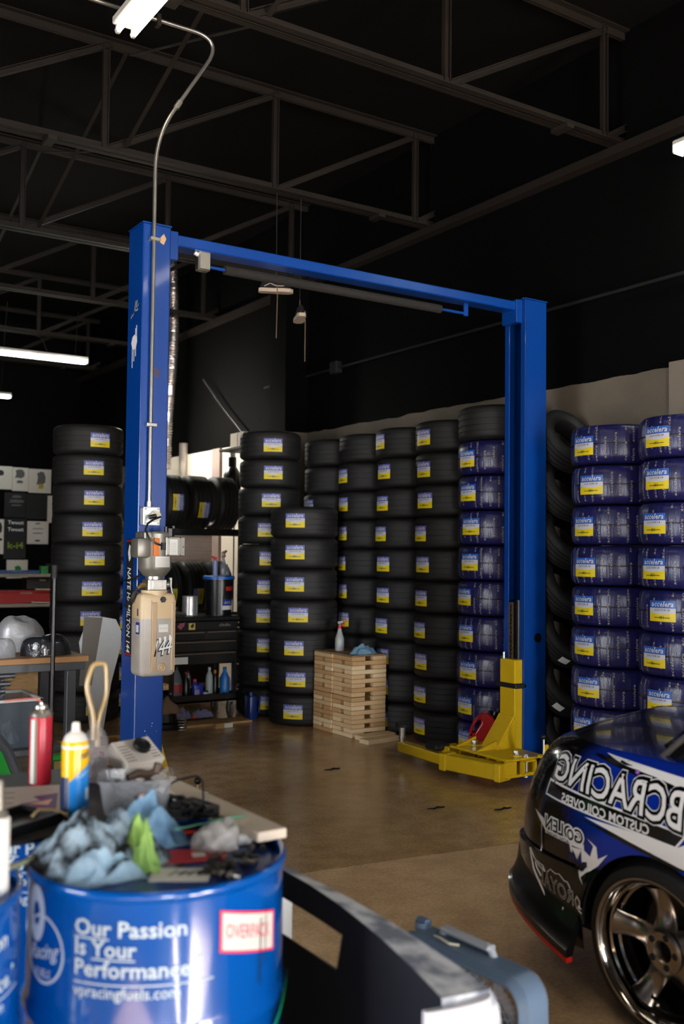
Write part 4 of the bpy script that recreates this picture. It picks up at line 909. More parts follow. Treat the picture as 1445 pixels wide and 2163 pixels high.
# small litter on the floor
for i, (x, y, lab, mt_) in enumerate(((3.99, 6.22, 'black scrap of tape on the floor before the cribs', BLK), (3.95, 4.95, 'black zip tie scrap on the floor near the yellow arm', BLK), (4.3, 4.72, 'curled black clip on the floor near the car', BLK))):
    tag(MB().tube([(-.06, .01, .004), (-.02, -.012, .005), (.02, .008, .004), (.06, -.01, .005), (.02, -.016, .004)], [.003, .006, .007, .005, .002], n=6).build('floor_scrap', mt_, None, (x, y, 0)), lab, 'scrap')
tag(MB().tube([(-.05, .0, .005), (-.01, .02, .012), (.03, .0, .006), (.05, -.02, .014), (.0, -.02, .006)], .004, n=6).build('orange_tie', M('orange_cord', (206, 74, 30), .5), None, (5.0, 5.12, 0)), 'orange plastic tie at the foot of the right lift post', 'tie')

# ------------------------------------------------------------------ sneakers hanging from the joist
SOLE = M('sole_offwhite', (196, 178, 156), .7); UPPER = M('sneaker_black_canvas', (20, 19, 19), .9); LACE = M('lace_grey', (118, 100, 82), .8)
def sneaker(label, loc, rz, drop, up_):
    t = thing('sneaker', label, 'shoe', loc, rz, 'sneakers hanging from the joist')
    pl = [(-.145, -.03), (-.12, -.042), (-.03, -.038), (.06, -.05), (.12, -.042), (.148, -.012), (.146, .018), (.11, .044), (.04, .044), (-.04, .034), (-.12, .036), (-.146, .02)]
    MB().prism(pl, 0, .03).build('sole', SOLE, t)
    um = MB()
    def f(u, v):
        x = -.14+.28*u; wdt = .036*(1-.25*abs(u-.6))*(1-abs(2*u-1)**6*.8); hgt = (.085-.05*max(0, (u-.35)/.65)**.8)*(1-abs(2*u-1)**8)
        a = PI*v; return (x, -wdt*math.cos(a), .028+hgt*math.sin(a)**.7)
    um.grid(f, 18, 12); up__ = um.build('upper', UPPER, t, smooth=1.2)
    st_ = MB().tube([(-.10, -.036, .045), (-.05, -.04, .07), (.0, -.042, .05), (.05, -.04, .05), (.08, -.036, .06)], .004, n=6); st_.build('side_stripe', SOLE, up__)
    MB().tube([(.0, 0, .10), (.004, .0, .2), (.0, 0, up_)], .003, n=6).build('hanging_cord', M('cord_dark', (40, 34, 30), .9), t)
    lc = MB().tube([(.01, -.046, .06), (.012, -.05, -.05), (.006, -.05, -drop)], .004, n=6).tube([(-.03, 0, .10), (0, 0, .17), (.03, 0, .09)], .003, n=6)
    lc.build('lace', LACE, t); return t
sneaker('black sneaker with pale sole hanging side-on under the joist', (4.10, 7.36, 3.80), -.45, .40, .86)
sneaker('black sneaker hanging toe-on under the joist, lower of the pair', (4.34, 7.36, 3.60), 1.15, .36, 1.06)
# ------------------------------------------------------------------ workbench and clutter at left
BW = M('bench_wood', (176, 128, 82), .5, var=.14, scale=4, bump=.05); BG = M('bench_grey_metal', (84, 86, 90), .45, .4)
WB = thing('workbench', 'grey steel workbench with a tan wooden top at left', 'workbench', (0, 0, 0))
MB().bx(.35, 2.21, 6.42, 7.10, .862, .90, bev=.004).build('bench_top', BW, WB)
MB().bx(.37, 2.19, 6.435, 6.475, .81, .862, bev=.003).bx(.37, 2.19, 7.04, 7.08, .81, .862, bev=.003).build('apron', BG, WB)
for x in (.40, 2.10):
    for y in (6.46, 7.05): MB().bx(x-.03, x+.03, y-.03, y+.03, 0, .81, bev=.003).build('leg', BG, WB)
MB().bx(.43, 2.07, 6.44, 7.06, .28, .32, bev=.004).build('lower_shelf', BG, WB)
MB().prism([(2.13, .862), (2.13, .81), (2.17, .845)], 6.44, 6.46, Matrix(((1, 0, 0, 0), (0, 0, 1, 0), (0, 1, 0, 0), (0, 0, 0, 1)))).build('corner_brace', BG, WB)
for k, z in enumerate((.775, .725, .68)):
    tag(MB().cyl((.5, 6.60, z), (1.78-.03*k, 6.60, z), .017, n=12).build('steel_bar', M('bar_grey', (120, 122, 128), .4, .7)), ('top', 'middle', 'lowest')[k] + ' of three steel bars racked under the bench top', 'bar')
for x in (.52, 1.70): MB().bx(x-.012, x+.012, 6.62, 6.64, .32, .862).bx(x-.012, x+.012, 6.57, 6.62, .655, .664).bx(x-.012, x+.012, 6.57, 6.62, .70, .709).bx(x-.012, x+.012, 6.57, 6.62, .75, .758).build('bar_hanger', BG, WB)
tote = thing('storage_tote', 'clear plastic storage tote with white rim under the bench', 'tote', (1.30, 6.72, .32))
TP = M('tote_clear', (104, 116, 128), .18, alpha=.45); tm = MB()
tm.bx(-.62, .62, -.21, -.205, 0, .30).bx(-.62, .62, .205, .21, 0, .30).bx(-.62, -.615, -.21, .21, 0, .30).bx(.615, .62, -.21, .21, 0, .30).bx(-.62, .62, -.21, .21, 0, .005); tm.build('tote_body', TP, tote)
m = MB(); m.bx(-.64, .64, -.225, -.205, .295, .315, bev=.004).bx(-.64, .64, .205, .225, .295, .315, bev=.004).bx(-.64, -.615, -.225, .225, .295, .315, bev=.004).bx(.615, .64, -.225, .225, .295, .315, bev=.004); m.build('tote_rim', WHT, tote)
rag('tan_rag', 'tan cloth heap inside the clear storage tote', (1.18, 6.62, .326), .16, .07, .12, M('tan_cloth', (186, 134, 88), .9, var=.2, scale=12), 4.1); rag('white_towel', 'white towel lying over the tan cloth in the tote', (1.12, 6.76, .326), .2, .07, .19, M('white_cloth', (196, 200, 214), .9, var=.12), 6.1); rag('white_towel', 'bundled white cloth at the right end of the tote', (1.76, 6.70, .326), .08, .07, .17, _mats['white_cloth'], 9.1)
# wrapped parts on the bench
BAG = M('clear_bag', (206, 208, 214), .14, alpha=.55, var=.15, bump=.8, bscale=40, scale=30); SILV = M('quilted_silver', (196, 196, 200), .4, .3, var=.15, scale=20, bump=.5, bscale=30)
def puff(label, loc, rx, ry, h, mat, seed, cat='package'):
    m = MB(); k = 14
    def f(u, v):
        a = 2*PI*u; e = math.sin(PI*.5*v)**.55; x, y = rx*e*math.cos(a), ry*e*math.sin(a); z = h*math.cos(PI*.5*v)**.6
        n_ = mnoise.noise(Vector((x*9+seed, y*9, z*9))); return (x*(1+.10*n_), y*(1+.10*n_), max(0, z*(1+.16*n_)))
    m.grid(f, 40, k); return tag(m.build('padded_package', mat, None, loc, smooth=1.0), label, cat)
puff('left silver padded package on the workbench', (1.52, 6.96, .901), .17, .13, .22, SILV, 1.0); puff('right silver padded package on the workbench', (1.90, 6.95, .901), .16, .13, .225, SILV, 4.0)
puff('dark car part in a clear plastic bag on the bench front', (1.98, 6.60, .901), .16, .12, .13, M('bagged_dark_part', (42, 44, 50), .18, var=.5, scale=14, bump=.8, bscale=30, coat=.6), 7.0); puff('crumpled clear plastic sheet at the front left of the bench', (1.62, 6.60, .901), .16, .12, .13, BAG, 9.0)
bl = MB().lathe([(0, 0), (.07, 0), (.12, .05), (.125, .07), (.118, .07), (.065, .008), (0, .008)], 28); tag(bl.build('wooden_bowl', M('bowl_tan', (166, 120, 72), .6), None, (1.30, 6.70, .901)), 'tan bowl behind the clear plastic sheet on the bench', 'bowl')
# black pole
po = thing('black_pole', 'thin black pole standing upright in front of the bench', 'pole', (1.86, 6.06, 0)); MB().cyl((0, 0, .012), (0, 0, 1.5), .014, n=12).build('shaft', BLKP, po); MB().lathe([(0, 0), (.14, 0), (.14, .01), (.02, .03), (0, .03)], 24).build('base', BLKP, po); MB().cyl((0, 0, 1.42), (0, 0, 1.5), .02, n=12).build('grip', BLK, po)
# white body panel leaning behind
wp = MB(); prof = [(.0, .0), (.07, .02), (.16, .52), (.24, .82), (.245, .93), (.20, 1.03), (.10, 1.05), (-.02, 1.06), (-.10, .85), (-.04, .4)]
wp.prism(prof, 0, .02, Matrix(((1, 0, 0, 0), (0, 0, 1, 0), (0, 1, 0, 0), (0, 0, 0, 1)))); wpo = tag(wp.build('body_panel', M('panel_white', (206, 208, 210), .35), None, (2.74, 7.85, 0), (-.12, 0, -.15)), 'white curved body panel leaning behind the workbench', 'body panel')
gp = MB().prism([(-.12, 0), (-.03, 0), (.10, 1.05), (-.10, 1.06)], 0, .012, Matrix(((1, 0, 0, 0), (0, 0, 1, -.02), (0, 1, 0, 0), (0, 0, 0, 1))))
MB().prism([(-.10, .5), (.0, .5), (.09, 1.045), (-.06, 1.055)], -.004, 0, Matrix(((1, 0, 0, 0), (0, 0, 1, 0), (0, 1, 0, 0), (0, 0, 0, 1)))).build('grey_patch', M('primer_grey', (124, 116, 108), .6), wpo)
# crates and cans on the floor between bench and post
wc_ = thing('wooden_crate', 'open wooden box on the floor behind the left lift post', 'crate', (2.42, 6.9, 0))
for y in (-.15, .15): MB().box((0, y, .17), (.50, .02, .14), bev=.002).build('crate_board', PINE, wc_); MB().box((0, y, .06), (.50, .02, .08), bev=.002).build('crate_board', PINE, wc_)
for x in (-.24, .24): MB().box((x, 0, .12), (.02, .28, .22), bev=.002).build('crate_end', PINE, wc_)
t = thing('spray_can', 'red and white spray can by the bench leg', 'can', (2.38, 6.62, .0)); MB().lathe([(0, 0), (.03, 0), (.032, .01), (.032, .17), (.02, .195), (0, .2)], 20).build('can_body', M('can_white_red', (216, 214, 212), .35), t); MB().lathe([(.0328, .05), (.0328, .11)], 20).build('can_band', RED, t); MB().cyl((0, 0, .195), (0, 0, .225), .017, n=12).build('cap', RED, t)
# ------------------------------------------------------------------ far bench and posters
fb = thing('far_bench', 'cluttered metal shelf bench against the far back wall', 'bench', (0, 0, 0))
FBM = M('far_bench_grey', (128, 124, 118), .5, .4)
for z in (1.16, .70): MB().bx(3.0, 5.22, 15.5, 16.1, z, z+.05, bev=.004).build('shelf', FBM, fb)
for x in (3.05, 5.16):
    for y in (15.54, 16.06): MB().bx(x-.03, x+.03, y-.03, y+.03, 0, 1.16).build('leg', RACK, fb)
rr_ = random.Random(9)
clut = [('red tool case lying on the far lower shelf', 'tool_case', 'case', (4.35, 15.76, .751), (.9, .3, .2), (140, 24, 28)), ('black case on the far lower shelf under the bench top', 'black_case', 'case', (4.62, 15.8, .96), (.5, .25, .18), (20, 20, 26)), ('blue and white carton at the right of the far lower shelf', 'small_carton', 'box', (4.93, 15.70, .751), (.14, .2, .36), (90, 120, 170)), ('red carton at the right end of the far lower shelf', 'small_carton', 'box', (5.06, 15.70, .751), (.09, .2, .36), (150, 40, 40)), ('dark toolbox on top of the far bench', 'toolbox', 'toolbox', (4.95, 15.8, 1.21), (.42, .25, .15), (30, 34, 34)), ('blue tray on top of the far bench', 'tray', 'tray', (4.2, 15.7, 1.21), (.7, .25, .05), (40, 70, 120)), ('small green box on top of the far bench', 'green_box', 'box', (4.62, 15.62, 1.21), (.12, .1, .12), (24, 120, 60))]
for lab, nm, cat, loc, sz, c in clut:
    mm = M(nm+'_'+'_'.join(map(str, c)), c, .45); t = thing(nm, lab, cat, loc)
    MB().box((0, 0, sz[2]*.42), (sz[0], sz[1], sz[2]*.84), bev=.008).build('case_body', mm, t); MB().box((0, 0, sz[2]*.92), (sz[0]*1.01, sz[1]*1.01, sz[2]*.15), bev=.006).build('case_lid', mm, t)
    MB().box((0, -sz[1]/2-.006, sz[2]*.8), (sz[0]*.2, .012, sz[2]*.12), bev=.002).build('latch', GALV, t)
for k, (x, z, L_) in enumerate(((4.75, .952, .5), (4.9, .752, .3))):
    tag(MB().cyl((-L_/2, 0, .012), (L_/2, 0, .012), .012, n=8).cyl((-L_/2, 0, .012), (-L_/2-.03, 0, .012), .02, n=8).build('metal_rod', GALV, None, (x-.3*k, 15.55, z+.001)), ('upper' if k == 0 else 'lower') + ' steel rod lying on the far shelf clutter', 'rod')
# posters: white and black shirts pinned in a grid on the back wall
PW, PB = M('poster_cream', (214, 206, 196), .8, var=.05), M('poster_black', (18, 18, 20), .7)
YG = M('print_lime', (120, 140, 20), .6); GR = M('print_grey', (90, 92, 92), .7); GN = M('print_green', (20, 110, 60), .6); YL = M('print_gold', (176, 150, 40), .6)
def poster(label, x0, x1, z0, z1, dark, items):
    y = Y_B-.012; m = MB().bx(x0, x1, y, y+.010, z0, z1); t = m.build('poster', PB if dark else PW); tag(t, label, 'poster', 'posters on the back wall'); 
    d = MB(); used = []
    mats = [INK, WINK, YG, GR, GN, YL]
    for it in items:
        if it[0] == 't': add_text(d, it[1], lambda a, b, it=it: (it[2]+a, y-.002, it[3]+b), it[4], it[5], .02, 0, 1, 1, width=it[6], align='C')
        elif it[0] == 'p': d.prism([(q[0]+it[2], q[1]+it[3]) for q in it[1]], 0, .001, Matrix(((1, 0, 0, 0), (0, 0, -1, y-.001), (0, 1, 0, 0), (0, 0, 0, 1))), it[4])
    if d.f: d.build('poster_print', mats, t)
blob = lambda w, h: [(-w*.5, -h*.5), (-w*.2, -h*.42), (w*.1, -h*.5), (w*.45, -h*.3), (w*.5, h*.1), (w*.3, h*.45), (-.05*w, h*.5), (-w*.45, h*.35), (-w*.35, 0)]
poster('cream poster at far left with small dark mark', 4.20, 4.62, 2.62, 3.02, False, [('p', blob(.12, .1), 4.42, 2.9, 0), ('p', blob(.1, .02), 4.36, 2.68, 3)])
poster('cream poster with a dark square print, second along', 4.625, 4.90, 2.60, 3.01, False, [('p', blob(.17, .16), 4.75, 2.90, 3), ('p', blob(.12, .05), 4.75, 2.76, 3)])
poster('cream poster with a figure and yellow patch, top right', 4.905, 5.30, 2.58, 3.0, False, [('p', blob(.16, .24), 5.12, 2.84, 3), ('p', blob(.1, .1), 5.12, 2.70, 5)])
poster('black poster with blurred white lettering, second row left', 4.50, 4.86, 2.14, 2.57, True, [('p', blob(.18, .05), 4.70, 2.50, 3), ('p', blob(.27, .06), 4.70, 2.42, 3), ('p', blob(.2, .03), 4.70, 2.35, 3)])
poster('plain black poster in the second row', 4.865, 5.24, 2.12, 2.56, True, [])
poster('narrow cream poster beside the tire stack', 5.245, 5.33, 2.06, 2.54, False, [])
poster('cream poster at the left edge of the third row', 4.20, 4.50, 1.50, 2.10, False, [('p', blob(.1, .2), 4.42, 1.95, 0), ('p', blob(.12, .05), 4.42, 1.75, 0)])
poster('black poster with two white words and lime print', 4.505, 4.88, 1.42, 2.12, True, [('t', 'Tweest', 4.70, 2.02, .09, 1, .27), ('t', 'Tweest', 4.70, 1.90, .09, 1, .27), ('t', 'k-i4', 4.70, 1.60, .16, 2, .28)])
poster('cream poster with thin lines of print, third row', 4.90, 5.27, 1.68, 2.08, False, [('p', blob(.1, .02), 5.08, 2.04, 0), ('p', blob(.22, .015), 5.08, 1.95, 3), ('p', blob(.2, .015), 5.08, 1.87, 0), ('p', blob(.1, .03), 5.08, 1.74, 0)])
poster('cream poster with green mark, lowest row', 4.56, 4.92, 1.08, 1.40, False, [('p', blob(.12, .12), 4.75, 1.24, 4)])
# green machine at the left edge
GM = thing('green_machine', 'green machine with dark grey frame at the left edge', 'machine', (1.03, 4.43, 0), .3)
GRN = M('machine_green', (34, 150, 52), .35); GF = M('machine_frame', (62, 64, 70), .45)
gmx = MB(); pf = [(-.45, .0), (.16, .0), (.17, .35), (.13, .55), (.04, .74), (-.06, .86), (-.45, .9)]
gmx.prism(pf, -.16, .16, Matrix(((1, 0, 0, 0), (0, 0, 1, 0), (0, 1, 0, 0), (0, 0, 0, 1)))); gmx.build('housing', GRN, GM, smooth=.3)
gf = MB(); arc = [(.175, .02), (.185, .35), (.145, .56), (.055, .755), (-.05, .88)]
for y in (-.165,): gf.tube([(x, y, z) for x, z in arc], .022, n=10)
gf.tube([(x, .165, z) for x, z in arc], .022, n=10); gf.build('frame', GF, GM)
cbm = MB().cyl((.18, -.17, .48), (.36, -.19, .56), .03, n=14).cyl((.36, -.19, .56), (.40, -.195, .575), .022, n=12)
for k in range(5): cbm.cyl((.22+.025*k, -.174-.003*k, .498+.011*k), (.23+.025*k, -.175-.003*k, .502+.011*k), .034, n=14)
cbm.build('hose_connector', BLKP, GM); MB().tube([(.40, -.195, .575), (.46, -.2, .60), (.49, -.2, .66)], .008, n=8).build('wire_hook', GALV, GM); MB().cyl((.18, -.15, .30), (.32, -.16, .31), .02, n=10).tube([(.32, -.16, .31), (.42, -.15, .31), (.5, -.1, .29)], .008, n=6).build('lower_cable', BLKP, GM)
gt = thing('green_tool', 'small bright green power tool on the lower bench shelf', 'tool', (2.0, 6.36, 0)); MB().bx(-.06, .06, -.05, .05, 0, .19, bev=.02, seg=2).build('tool_body', GRN, gt); MB().bx(-.07, -.03, -.03, .03, .19, .27, bev=.01).bx(.03, .07, -.03, .03, .05, .27, bev=.01).bx(-.07, .07, -.03, .03, .25, .29, bev=.01).build('tool_handle', GRN, gt)
# ------------------------------------------------------------------ fuel drums in the foreground
DB = M('drum_blue_paint', (0, 76, 160), .16, var=.07, scale=4, coat=.6); DBD = M('drum_lid_blue', (8, 52, 120), .35, var=.2, scale=8)
DW = M('drum_print_white', (196, 214, 226), .45, var=.05)
def drum_print(R, th0, full):
    """Printed logo and slogan; angle 0 faces -y, positive to the reader's right."""
    m = MB(); Rr = R+.0015
    P = lambda a, z, d=0.0: ((Rr+d)*math.sin(a), -(Rr+d)*math.cos(a), z)
    at = lambda th, z0: (lambda x, y: P(math.radians(th)+x/Rr, z0+y))
    lines = [('Our Passion', .808, .046, .240), ('Is Your', .767, .046, .138), ('Performance.', .726, .046, .258)]
    for s, z, sz, wd in lines: add_text(m, s, at(th0, z), sz, 0, .018, 0, 1, 2, width=wd)
    for a0, a1, z in ((0, .08, .802), (.042, .135, .761), (0, .30, .711)):
        hh = .0016 if z > .7 else .005
        m.grid(lambda u, v: P(math.radians(th0)+(a0+(a1-a0)*u)/Rr, z-hh+2*hh*v), 14, 1)
    m.grid(lambda u, v: P(math.radians(th0)+(.268+.006*math.cos(2*PI*u)*v)/Rr, .757+.006*math.sin(2*PI*u)*v), 12, 2)
    add_text(m, 'vpracingfuels.com', at(th0, .684), .033, 0, .012, 0, 1, 2, width=.228)
    # round badge
    cth, cz, cr = math.radians(th0)-.100/Rr, .752, .072
    for r0_, r1_ in ((cr-.006, cr),):
        m.grid(lambda u, v: P(cth+(r0_+(r1_-r0_)*v)*math.sin(2*PI*u)/Rr, cz+(r0_+(r1_-r0_)*v)*math.cos(2*PI*u)), 48, 1)
    add_text(m, 'Racing', lambda x, y: P(cth+x/Rr, cz-.02+y+x*.22), .045, 0, .012, .35, 1, 2, width=.115, align='C')
    add_text(m, 'FUELS', lambda x, y: P(cth+x/Rr, cz-.058+y+x*.1), .024, 0, .01, 0, 1, 2, width=.06, align='C')
    # the drop shape above the badge lettering
    m.grid(lambda u, v: P(cth-.03/Rr+(.016+.02*v)*math.sin(2*PI*u)/Rr, cz+.068+(.025+.035*v)*math.cos(2*PI*u)), 30, 2)
    return m
def drum(label, loc, rz, th0=-35):
    t = thing('fuel_drum', label, 'drum', loc, 0, 'blue fuel drums')
    R = .292; P = [(0, .004), (R-.012, .004), (R-.006, 0), (R+.004, .004), (R+.004, .018), (R-.002, .024)]
    for zc in (.30, .60):
        P += [(R, zc-.03), (R+.004, zc-.015), (R+.009, zc), (R+.004, zc+.015), (R, zc+.03)]
    P += [(R-.002, .872), (R-.001, .878)]
    MB().lathe(P, 96).build('drum_shell', DB, t, smooth=.7)
    MB().lathe([(R-.002, .874), (R+.005, .880), (R+.007, .888), (R+.005, .896), (R-.002, .900), (R-.008, .896), (R-.009, .884)], 96).build('top_rim', DB, t, smooth=1.2)
    MB().lathe([(R-.003, .876), (R-.02, .876), (R-.03, .882), (0, .882)], 64).build('lid', DBD, t, smooth=.5)
    drum_print(R, th0, True).build('printed_logo', DW, t, smooth=0, fix=False, rot=(0, 0, rz))
    return t, R
A0 = math.atan2(-2.21, -.93) + PI/2       # turn so that -y local faces the viewer side
d1, R_ = drum('large blue fuel drum in front with slogan and rags on top', (.935, 2.205, 0), A0)
d2, _ = drum('blue fuel drum cut off at the lower left corner', (.325, 2.24, 0), math.atan2(-2.24, -.325)+PI/2, 12)
d3, _ = drum('blue fuel drum behind, under the spray cans', (.93, 2.86, 0), A0)
# white shipping label and green tape on the front drum
l_ = MB(); Rr = R_+.002; P = lambda a, z, d=0: ((Rr+d)*math.sin(a), -(Rr+d)*math.cos(a), z)
l_.grid(lambda u, v: P(math.radians(26)+u*.60, .758+v*.088-u*.046, 0), 12, 2, 0)
for (u0, u1, v0, v1) in ((0, 1, 0, .06), (0, 1, .94, 1), (0, .035, 0, 1), (.965, 1, 0, 1)):
    l_.grid(lambda u, v: P(math.radians(26)+(u0+(u1-u0)*u)*.60, .758+(v0+(v1-v0)*v)*.088-(u0+(u1-u0)*u)*.046, .0006), 12, 1, 1)
add_text(l_, 'OVERPACK', lambda x, y: P(math.radians(26)+.045+x/Rr, .786+y-x*.25, .0008), .042, 1, .0, 0, 1, 2, width=.14)
l_.build('shipping_label', [PAPER, M('label_pink_red', (226, 44, 84), .5)], d1, fix=False, rot=(0, 0, A0))
l_ = MB()
for a, z0, z1, w in ((48, .66, .80, .002), (52, .70, .82, .0015)): l_.grid(lambda u, v: P(math.radians(a)+.01*u+w*2/Rr*v, z0+(z1-z0)*u, .0012), 6, 1)
l_.build('ink_drip', INK, d1, fix=False, rot=(0, 0, A0))
l_ = MB(); l_.grid(lambda u, v: P(math.radians(28)+u*.9, .50+.125*u*u+v*.012, .010), 16, 1); l_.build('green_tape', M('tape_green', (24, 160, 96), .4), d1, fix=False, rot=(0, 0, A0))

# board bridging the drums and pale plank on the edge
ZB_ = .9005
tag(MB().bx(.62, 1.135, 2.40, 3.12, 0, .012, bev=.002).build('black_board', M('board_black', (14, 15, 20), .5), None, (0, 0, ZB_)), 'dark board bridging the drums under the spray cans', 'board')
tag(MB().box((0, 0, .012), (.082, .78, .024), bev=.002).build('pale_plank', M('plank_whitewashed', (206, 192, 174), .7, var=.06, scale=8), None, (1.186, 2.52, ZB_), (0, 0, .03)), 'pale wooden plank along the right edge of the drums', 'plank')
ZS = ZB_+.0125
def sprue(label, loc, mats, bands, h=.205, r=.033, shoulder='dome', lean=(0, 0, 0), nm='spray_can'):
    t = thing(nm, label, 'spray can', loc, rot=lean)
    MB().lathe([(0, 0), (r*.94, 0), (r, .006), (r, h*.94), (r*.93, h*.97)], 32).build('can_body', mats[0], t, smooth=.6)
    return t
# red can
t = sprue('red spray can with bare metal dome top, no cap', (.875, 2.95, ZS), [M('can_red', (192, 36, 56), .32, var=.14, scale=14)], None, .205, .032)
MB().lathe([(.032, .195), (.0335, .2), (.032, .205), (.026, .214), (.02, .219), (.019, .226), (.015, .229), (.013, .224), (.006, .224), (.005, .236), (0, .236)], 28).build('metal_dome', ZINC, t, smooth=.5)
l_ = MB(); P2 = lambda a, z: (.0326*math.sin(a), -.0326*math.cos(a), z)
for a0, a1, mi in ((-.75, -.30, 0), (-.28, -.02, 1)): l_.grid(lambda u, v: P2(a0-.25+(a1-a0)*u, .004+.185*v), 6, 1, mi)
for k in range(5): l_.grid(lambda u, v: P2(.1+.2*(k % 3)+u*(.45-.1*(k % 2)), .02+.034*k+v*.0015), 5, 1, 2)
l_.build('can_print', [PAPER, M('print_olive', (128, 116, 100), .5), M('print_dark_red', (120, 14, 30), .5)], t, rot=(0, 0, -.3), fix=False)
MB().tube([(0, 0, .234), (-.02, -.01, .25), (-.06, -.02, .252), (-.115, -.03, .25)], .0022, n=6).build('straw', M('straw_red', (214, 92, 80), .4), t)
# yellow and blue can
t = sprue('yellow and blue spray can with white cap tip', (.845, 2.545, ZS), [M('can_yellow', (238, 186, 12), .25)], None, .2, .034)
MB().lathe([(.034, .175), (.0345, .18), (.033, .19), (.026, .206), (.021, .211), (.011, .218), (.010, .236), (.007, .240), (0, .241)], 28, mis=[0]*3+[1]*5).build('can_top', [M('can_shoulder_white', (222, 222, 216), .4), M('cap_white', (236, 230, 222), .4)], t, smooth=.6)
l_ = MB(); P3 = lambda a, z, d=0: ((.0346+d)*math.sin(a), -(.0346+d)*math.cos(a), z)
l_.grid(lambda u, v: P3(-.55+2.1*u, .004+(.088+.045*math.sin(u*1.5))*v), 18, 4, 0)
l_.grid(lambda u, v: P3(-1.6+1.0*u, .004+.10*v), 8, 1, 2)
add_text(l_, 'rain-x', lambda x, y: P3(.25+x/.0346, .150+y+x*.25, .0004), .024, 2, .02, .2, 1, 2, width=.042)
add_text(l_, 'Rain', lambda x, y: P3(-.1+x/.0346, .100+y+x*.3, .0006), .02, 1, 0, .2, 1, 2, width=.035)
l_.grid(lambda u, v: P3(.75+.4*u, .045+.03*v, .0006), 6, 1, 1)
l_.build('can_print', [M('print_sky_blue', (28, 132, 214), .3), M('print_pale', (196, 216, 232), .4), M('print_navy', (16, 42, 86), .35)], t, fix=False, rot=(0, 0, -.2))
# bottle of old oil with hose
t = thing('bleeder_bottle', 'clear bottle of dark oil with tan hoses behind the cans', 'bottle', (1.025, 2.90, ZS))
MB().lathe([(0, 0), (.034, 0), (.037, .008), (.037, .06), (.034, .075), (.037, .09), (.036, .12), (.026, .145), (.013, .158), (.013, .175), (0, .175)], 28).build('bottle_body', M('bottle_clear', (196, 190, 196), .08, alpha=.2, spec=.8, bump=1.0, bscale=70), t, smooth=1.2)
MB().lathe([(0, .004), (.033, .004), (.0345, .01), (.0345, .062), (0, .063)], 24).build('oil_fill', M('oil_dark', (44, 20, 12), .15), t)
HS = M('hose_tan', (168, 142, 96), .3, var=.15); hz = M('hose_brown', (140, 108, 80), .3)
MB().tube(arc_path([(.004, 0, .10), (.004, 0, .18), (.034, .01, .25), (.03, .015, .345), (-.008, .015, .345), (-.032, .01, .28), (-.008, 0, .19), (-.008, 0, .12)], .06, 8), .0075, n=10).build('hose', HS, t)
# white carton with a black cap on it
t = thing('white_carton', 'white printed carton tilted toward the camera behind the tub', 'box', (1.16, 2.93, ZS), .35)
MB().box((0, 0, .052), (.15, .10, .05), rot=(.62, 0, 0), bev=.002).build('carton_body', M('carton_white', (196, 188, 178), .7, var=.06), t)
mb = MB(); Rm = Euler((.62, 0, 0)).to_matrix()
for k in range(6):
    for x0, x1 in ((-.065, -.03), (.035, .065)):
        c = Rm @ Vector(((x0+x1)/2, -.035+.012*k, .0255)) + Vector((0, 0, .052)); mb.box(c, (x1-x0, .003, .0006), rot=(.62, 0, 0))
tag(mb.build('carton_print', GR, t), kind='stuff')
tag(MB().lathe([(0, 0), (.027, 0), (.028, .004), (.027, .013), (.02, .014), (.018, .010), (0, .010)], 28).build('rubber_puck', BLKP, None, (1.167, 2.90, ZS+.0815+.0035), (.62, 0, .35)), 'black round cap resting on the tilted white carton', 'puck')
# clear tub with hardware
t = thing('clear_tub', 'clear plastic tub holding small hardware behind the rags', 'tub', (1.0, 2.52, ZS), -.35)
TB = M('tub_clear', (178, 180, 186), .14, alpha=.24, spec=.7); m = MB()
def ringrect(w, d, z, r, n=5):
    pts = []
    for cx_, cy_, a0 in ((w/2-r, d/2-r, 0), (-w/2+r, d/2-r, 90), (-w/2+r, -d/2+r, 180), (w/2-r, -d/2+r, 270)):
        for k in range(n+1): a = math.radians(a0+90*k/n); pts.append((cx_+r*math.cos(a), cy_+r*math.sin(a), z))
    return pts
rings = [ringrect(.155, .125, .001, .02), ringrect(.16, .13, .004, .022), ringrect(.185, .15, .086, .028), ringrect(.198, .163, .087, .032), ringrect(.198, .163, .093, .032), ringrect(.186, .151, .0925, .028), ringrect(.158, .128, .006, .02)]
n_ = len(rings[0]); m.v = [p for r in rings for p in r]
for i in range(len(rings)-1):
    for k in range(n_): m.f.append((i*n_+k, i*n_+(k+1) % n_, (i+1)*n_+(k+1) % n_, (i+1)*n_+k)); m.m.append(0)
m.f.append(tuple(range(n_))); m.m.append(0); m.build('tub_body', TB, t, smooth=.6)
hw = M('hardware_dark', (58, 50, 44), .4, .6, var=.4, scale=40); rr_ = random.Random(4); m = MB()
for k in range(60):
    x, y = rr_.uniform(-.06, .06), rr_.uniform(-.045, .045); z = .012+rr_.uniform(0, .055); a = Vector((x, y, z)); b = a+Vector((rr_.uniform(-.03, .03), rr_.uniform(-.03, .03), rr_.uniform(-.004, .012)))
    m.cyl(a, b, rr_.uniform(.003, .006), n=6)
tag(m.build('screw_heap', hw, None, (1.0, 2.52, ZS), (0, 0, -.35)), 'heap of small dark screws inside the clear tub', 'screws', kind='stuff')
tag(MB().tube([(-.05, 0, .012), (-.02, .006, .02), (.01, .0, .016), (.05, .008, .03)], [.009, .013, .01, .006], n=8).box((.03, 0, .03), (.02, .016, .03), bev=.003, rot=(0, .3, 0)).build('small_clamp', M('clamp_brown', (70, 54, 42), .5, .4), None, (1.035, 2.535, ZS+.07), (0, 0, -.1)), 'brown metal clamp lying across the tub hardware', 'clamp')
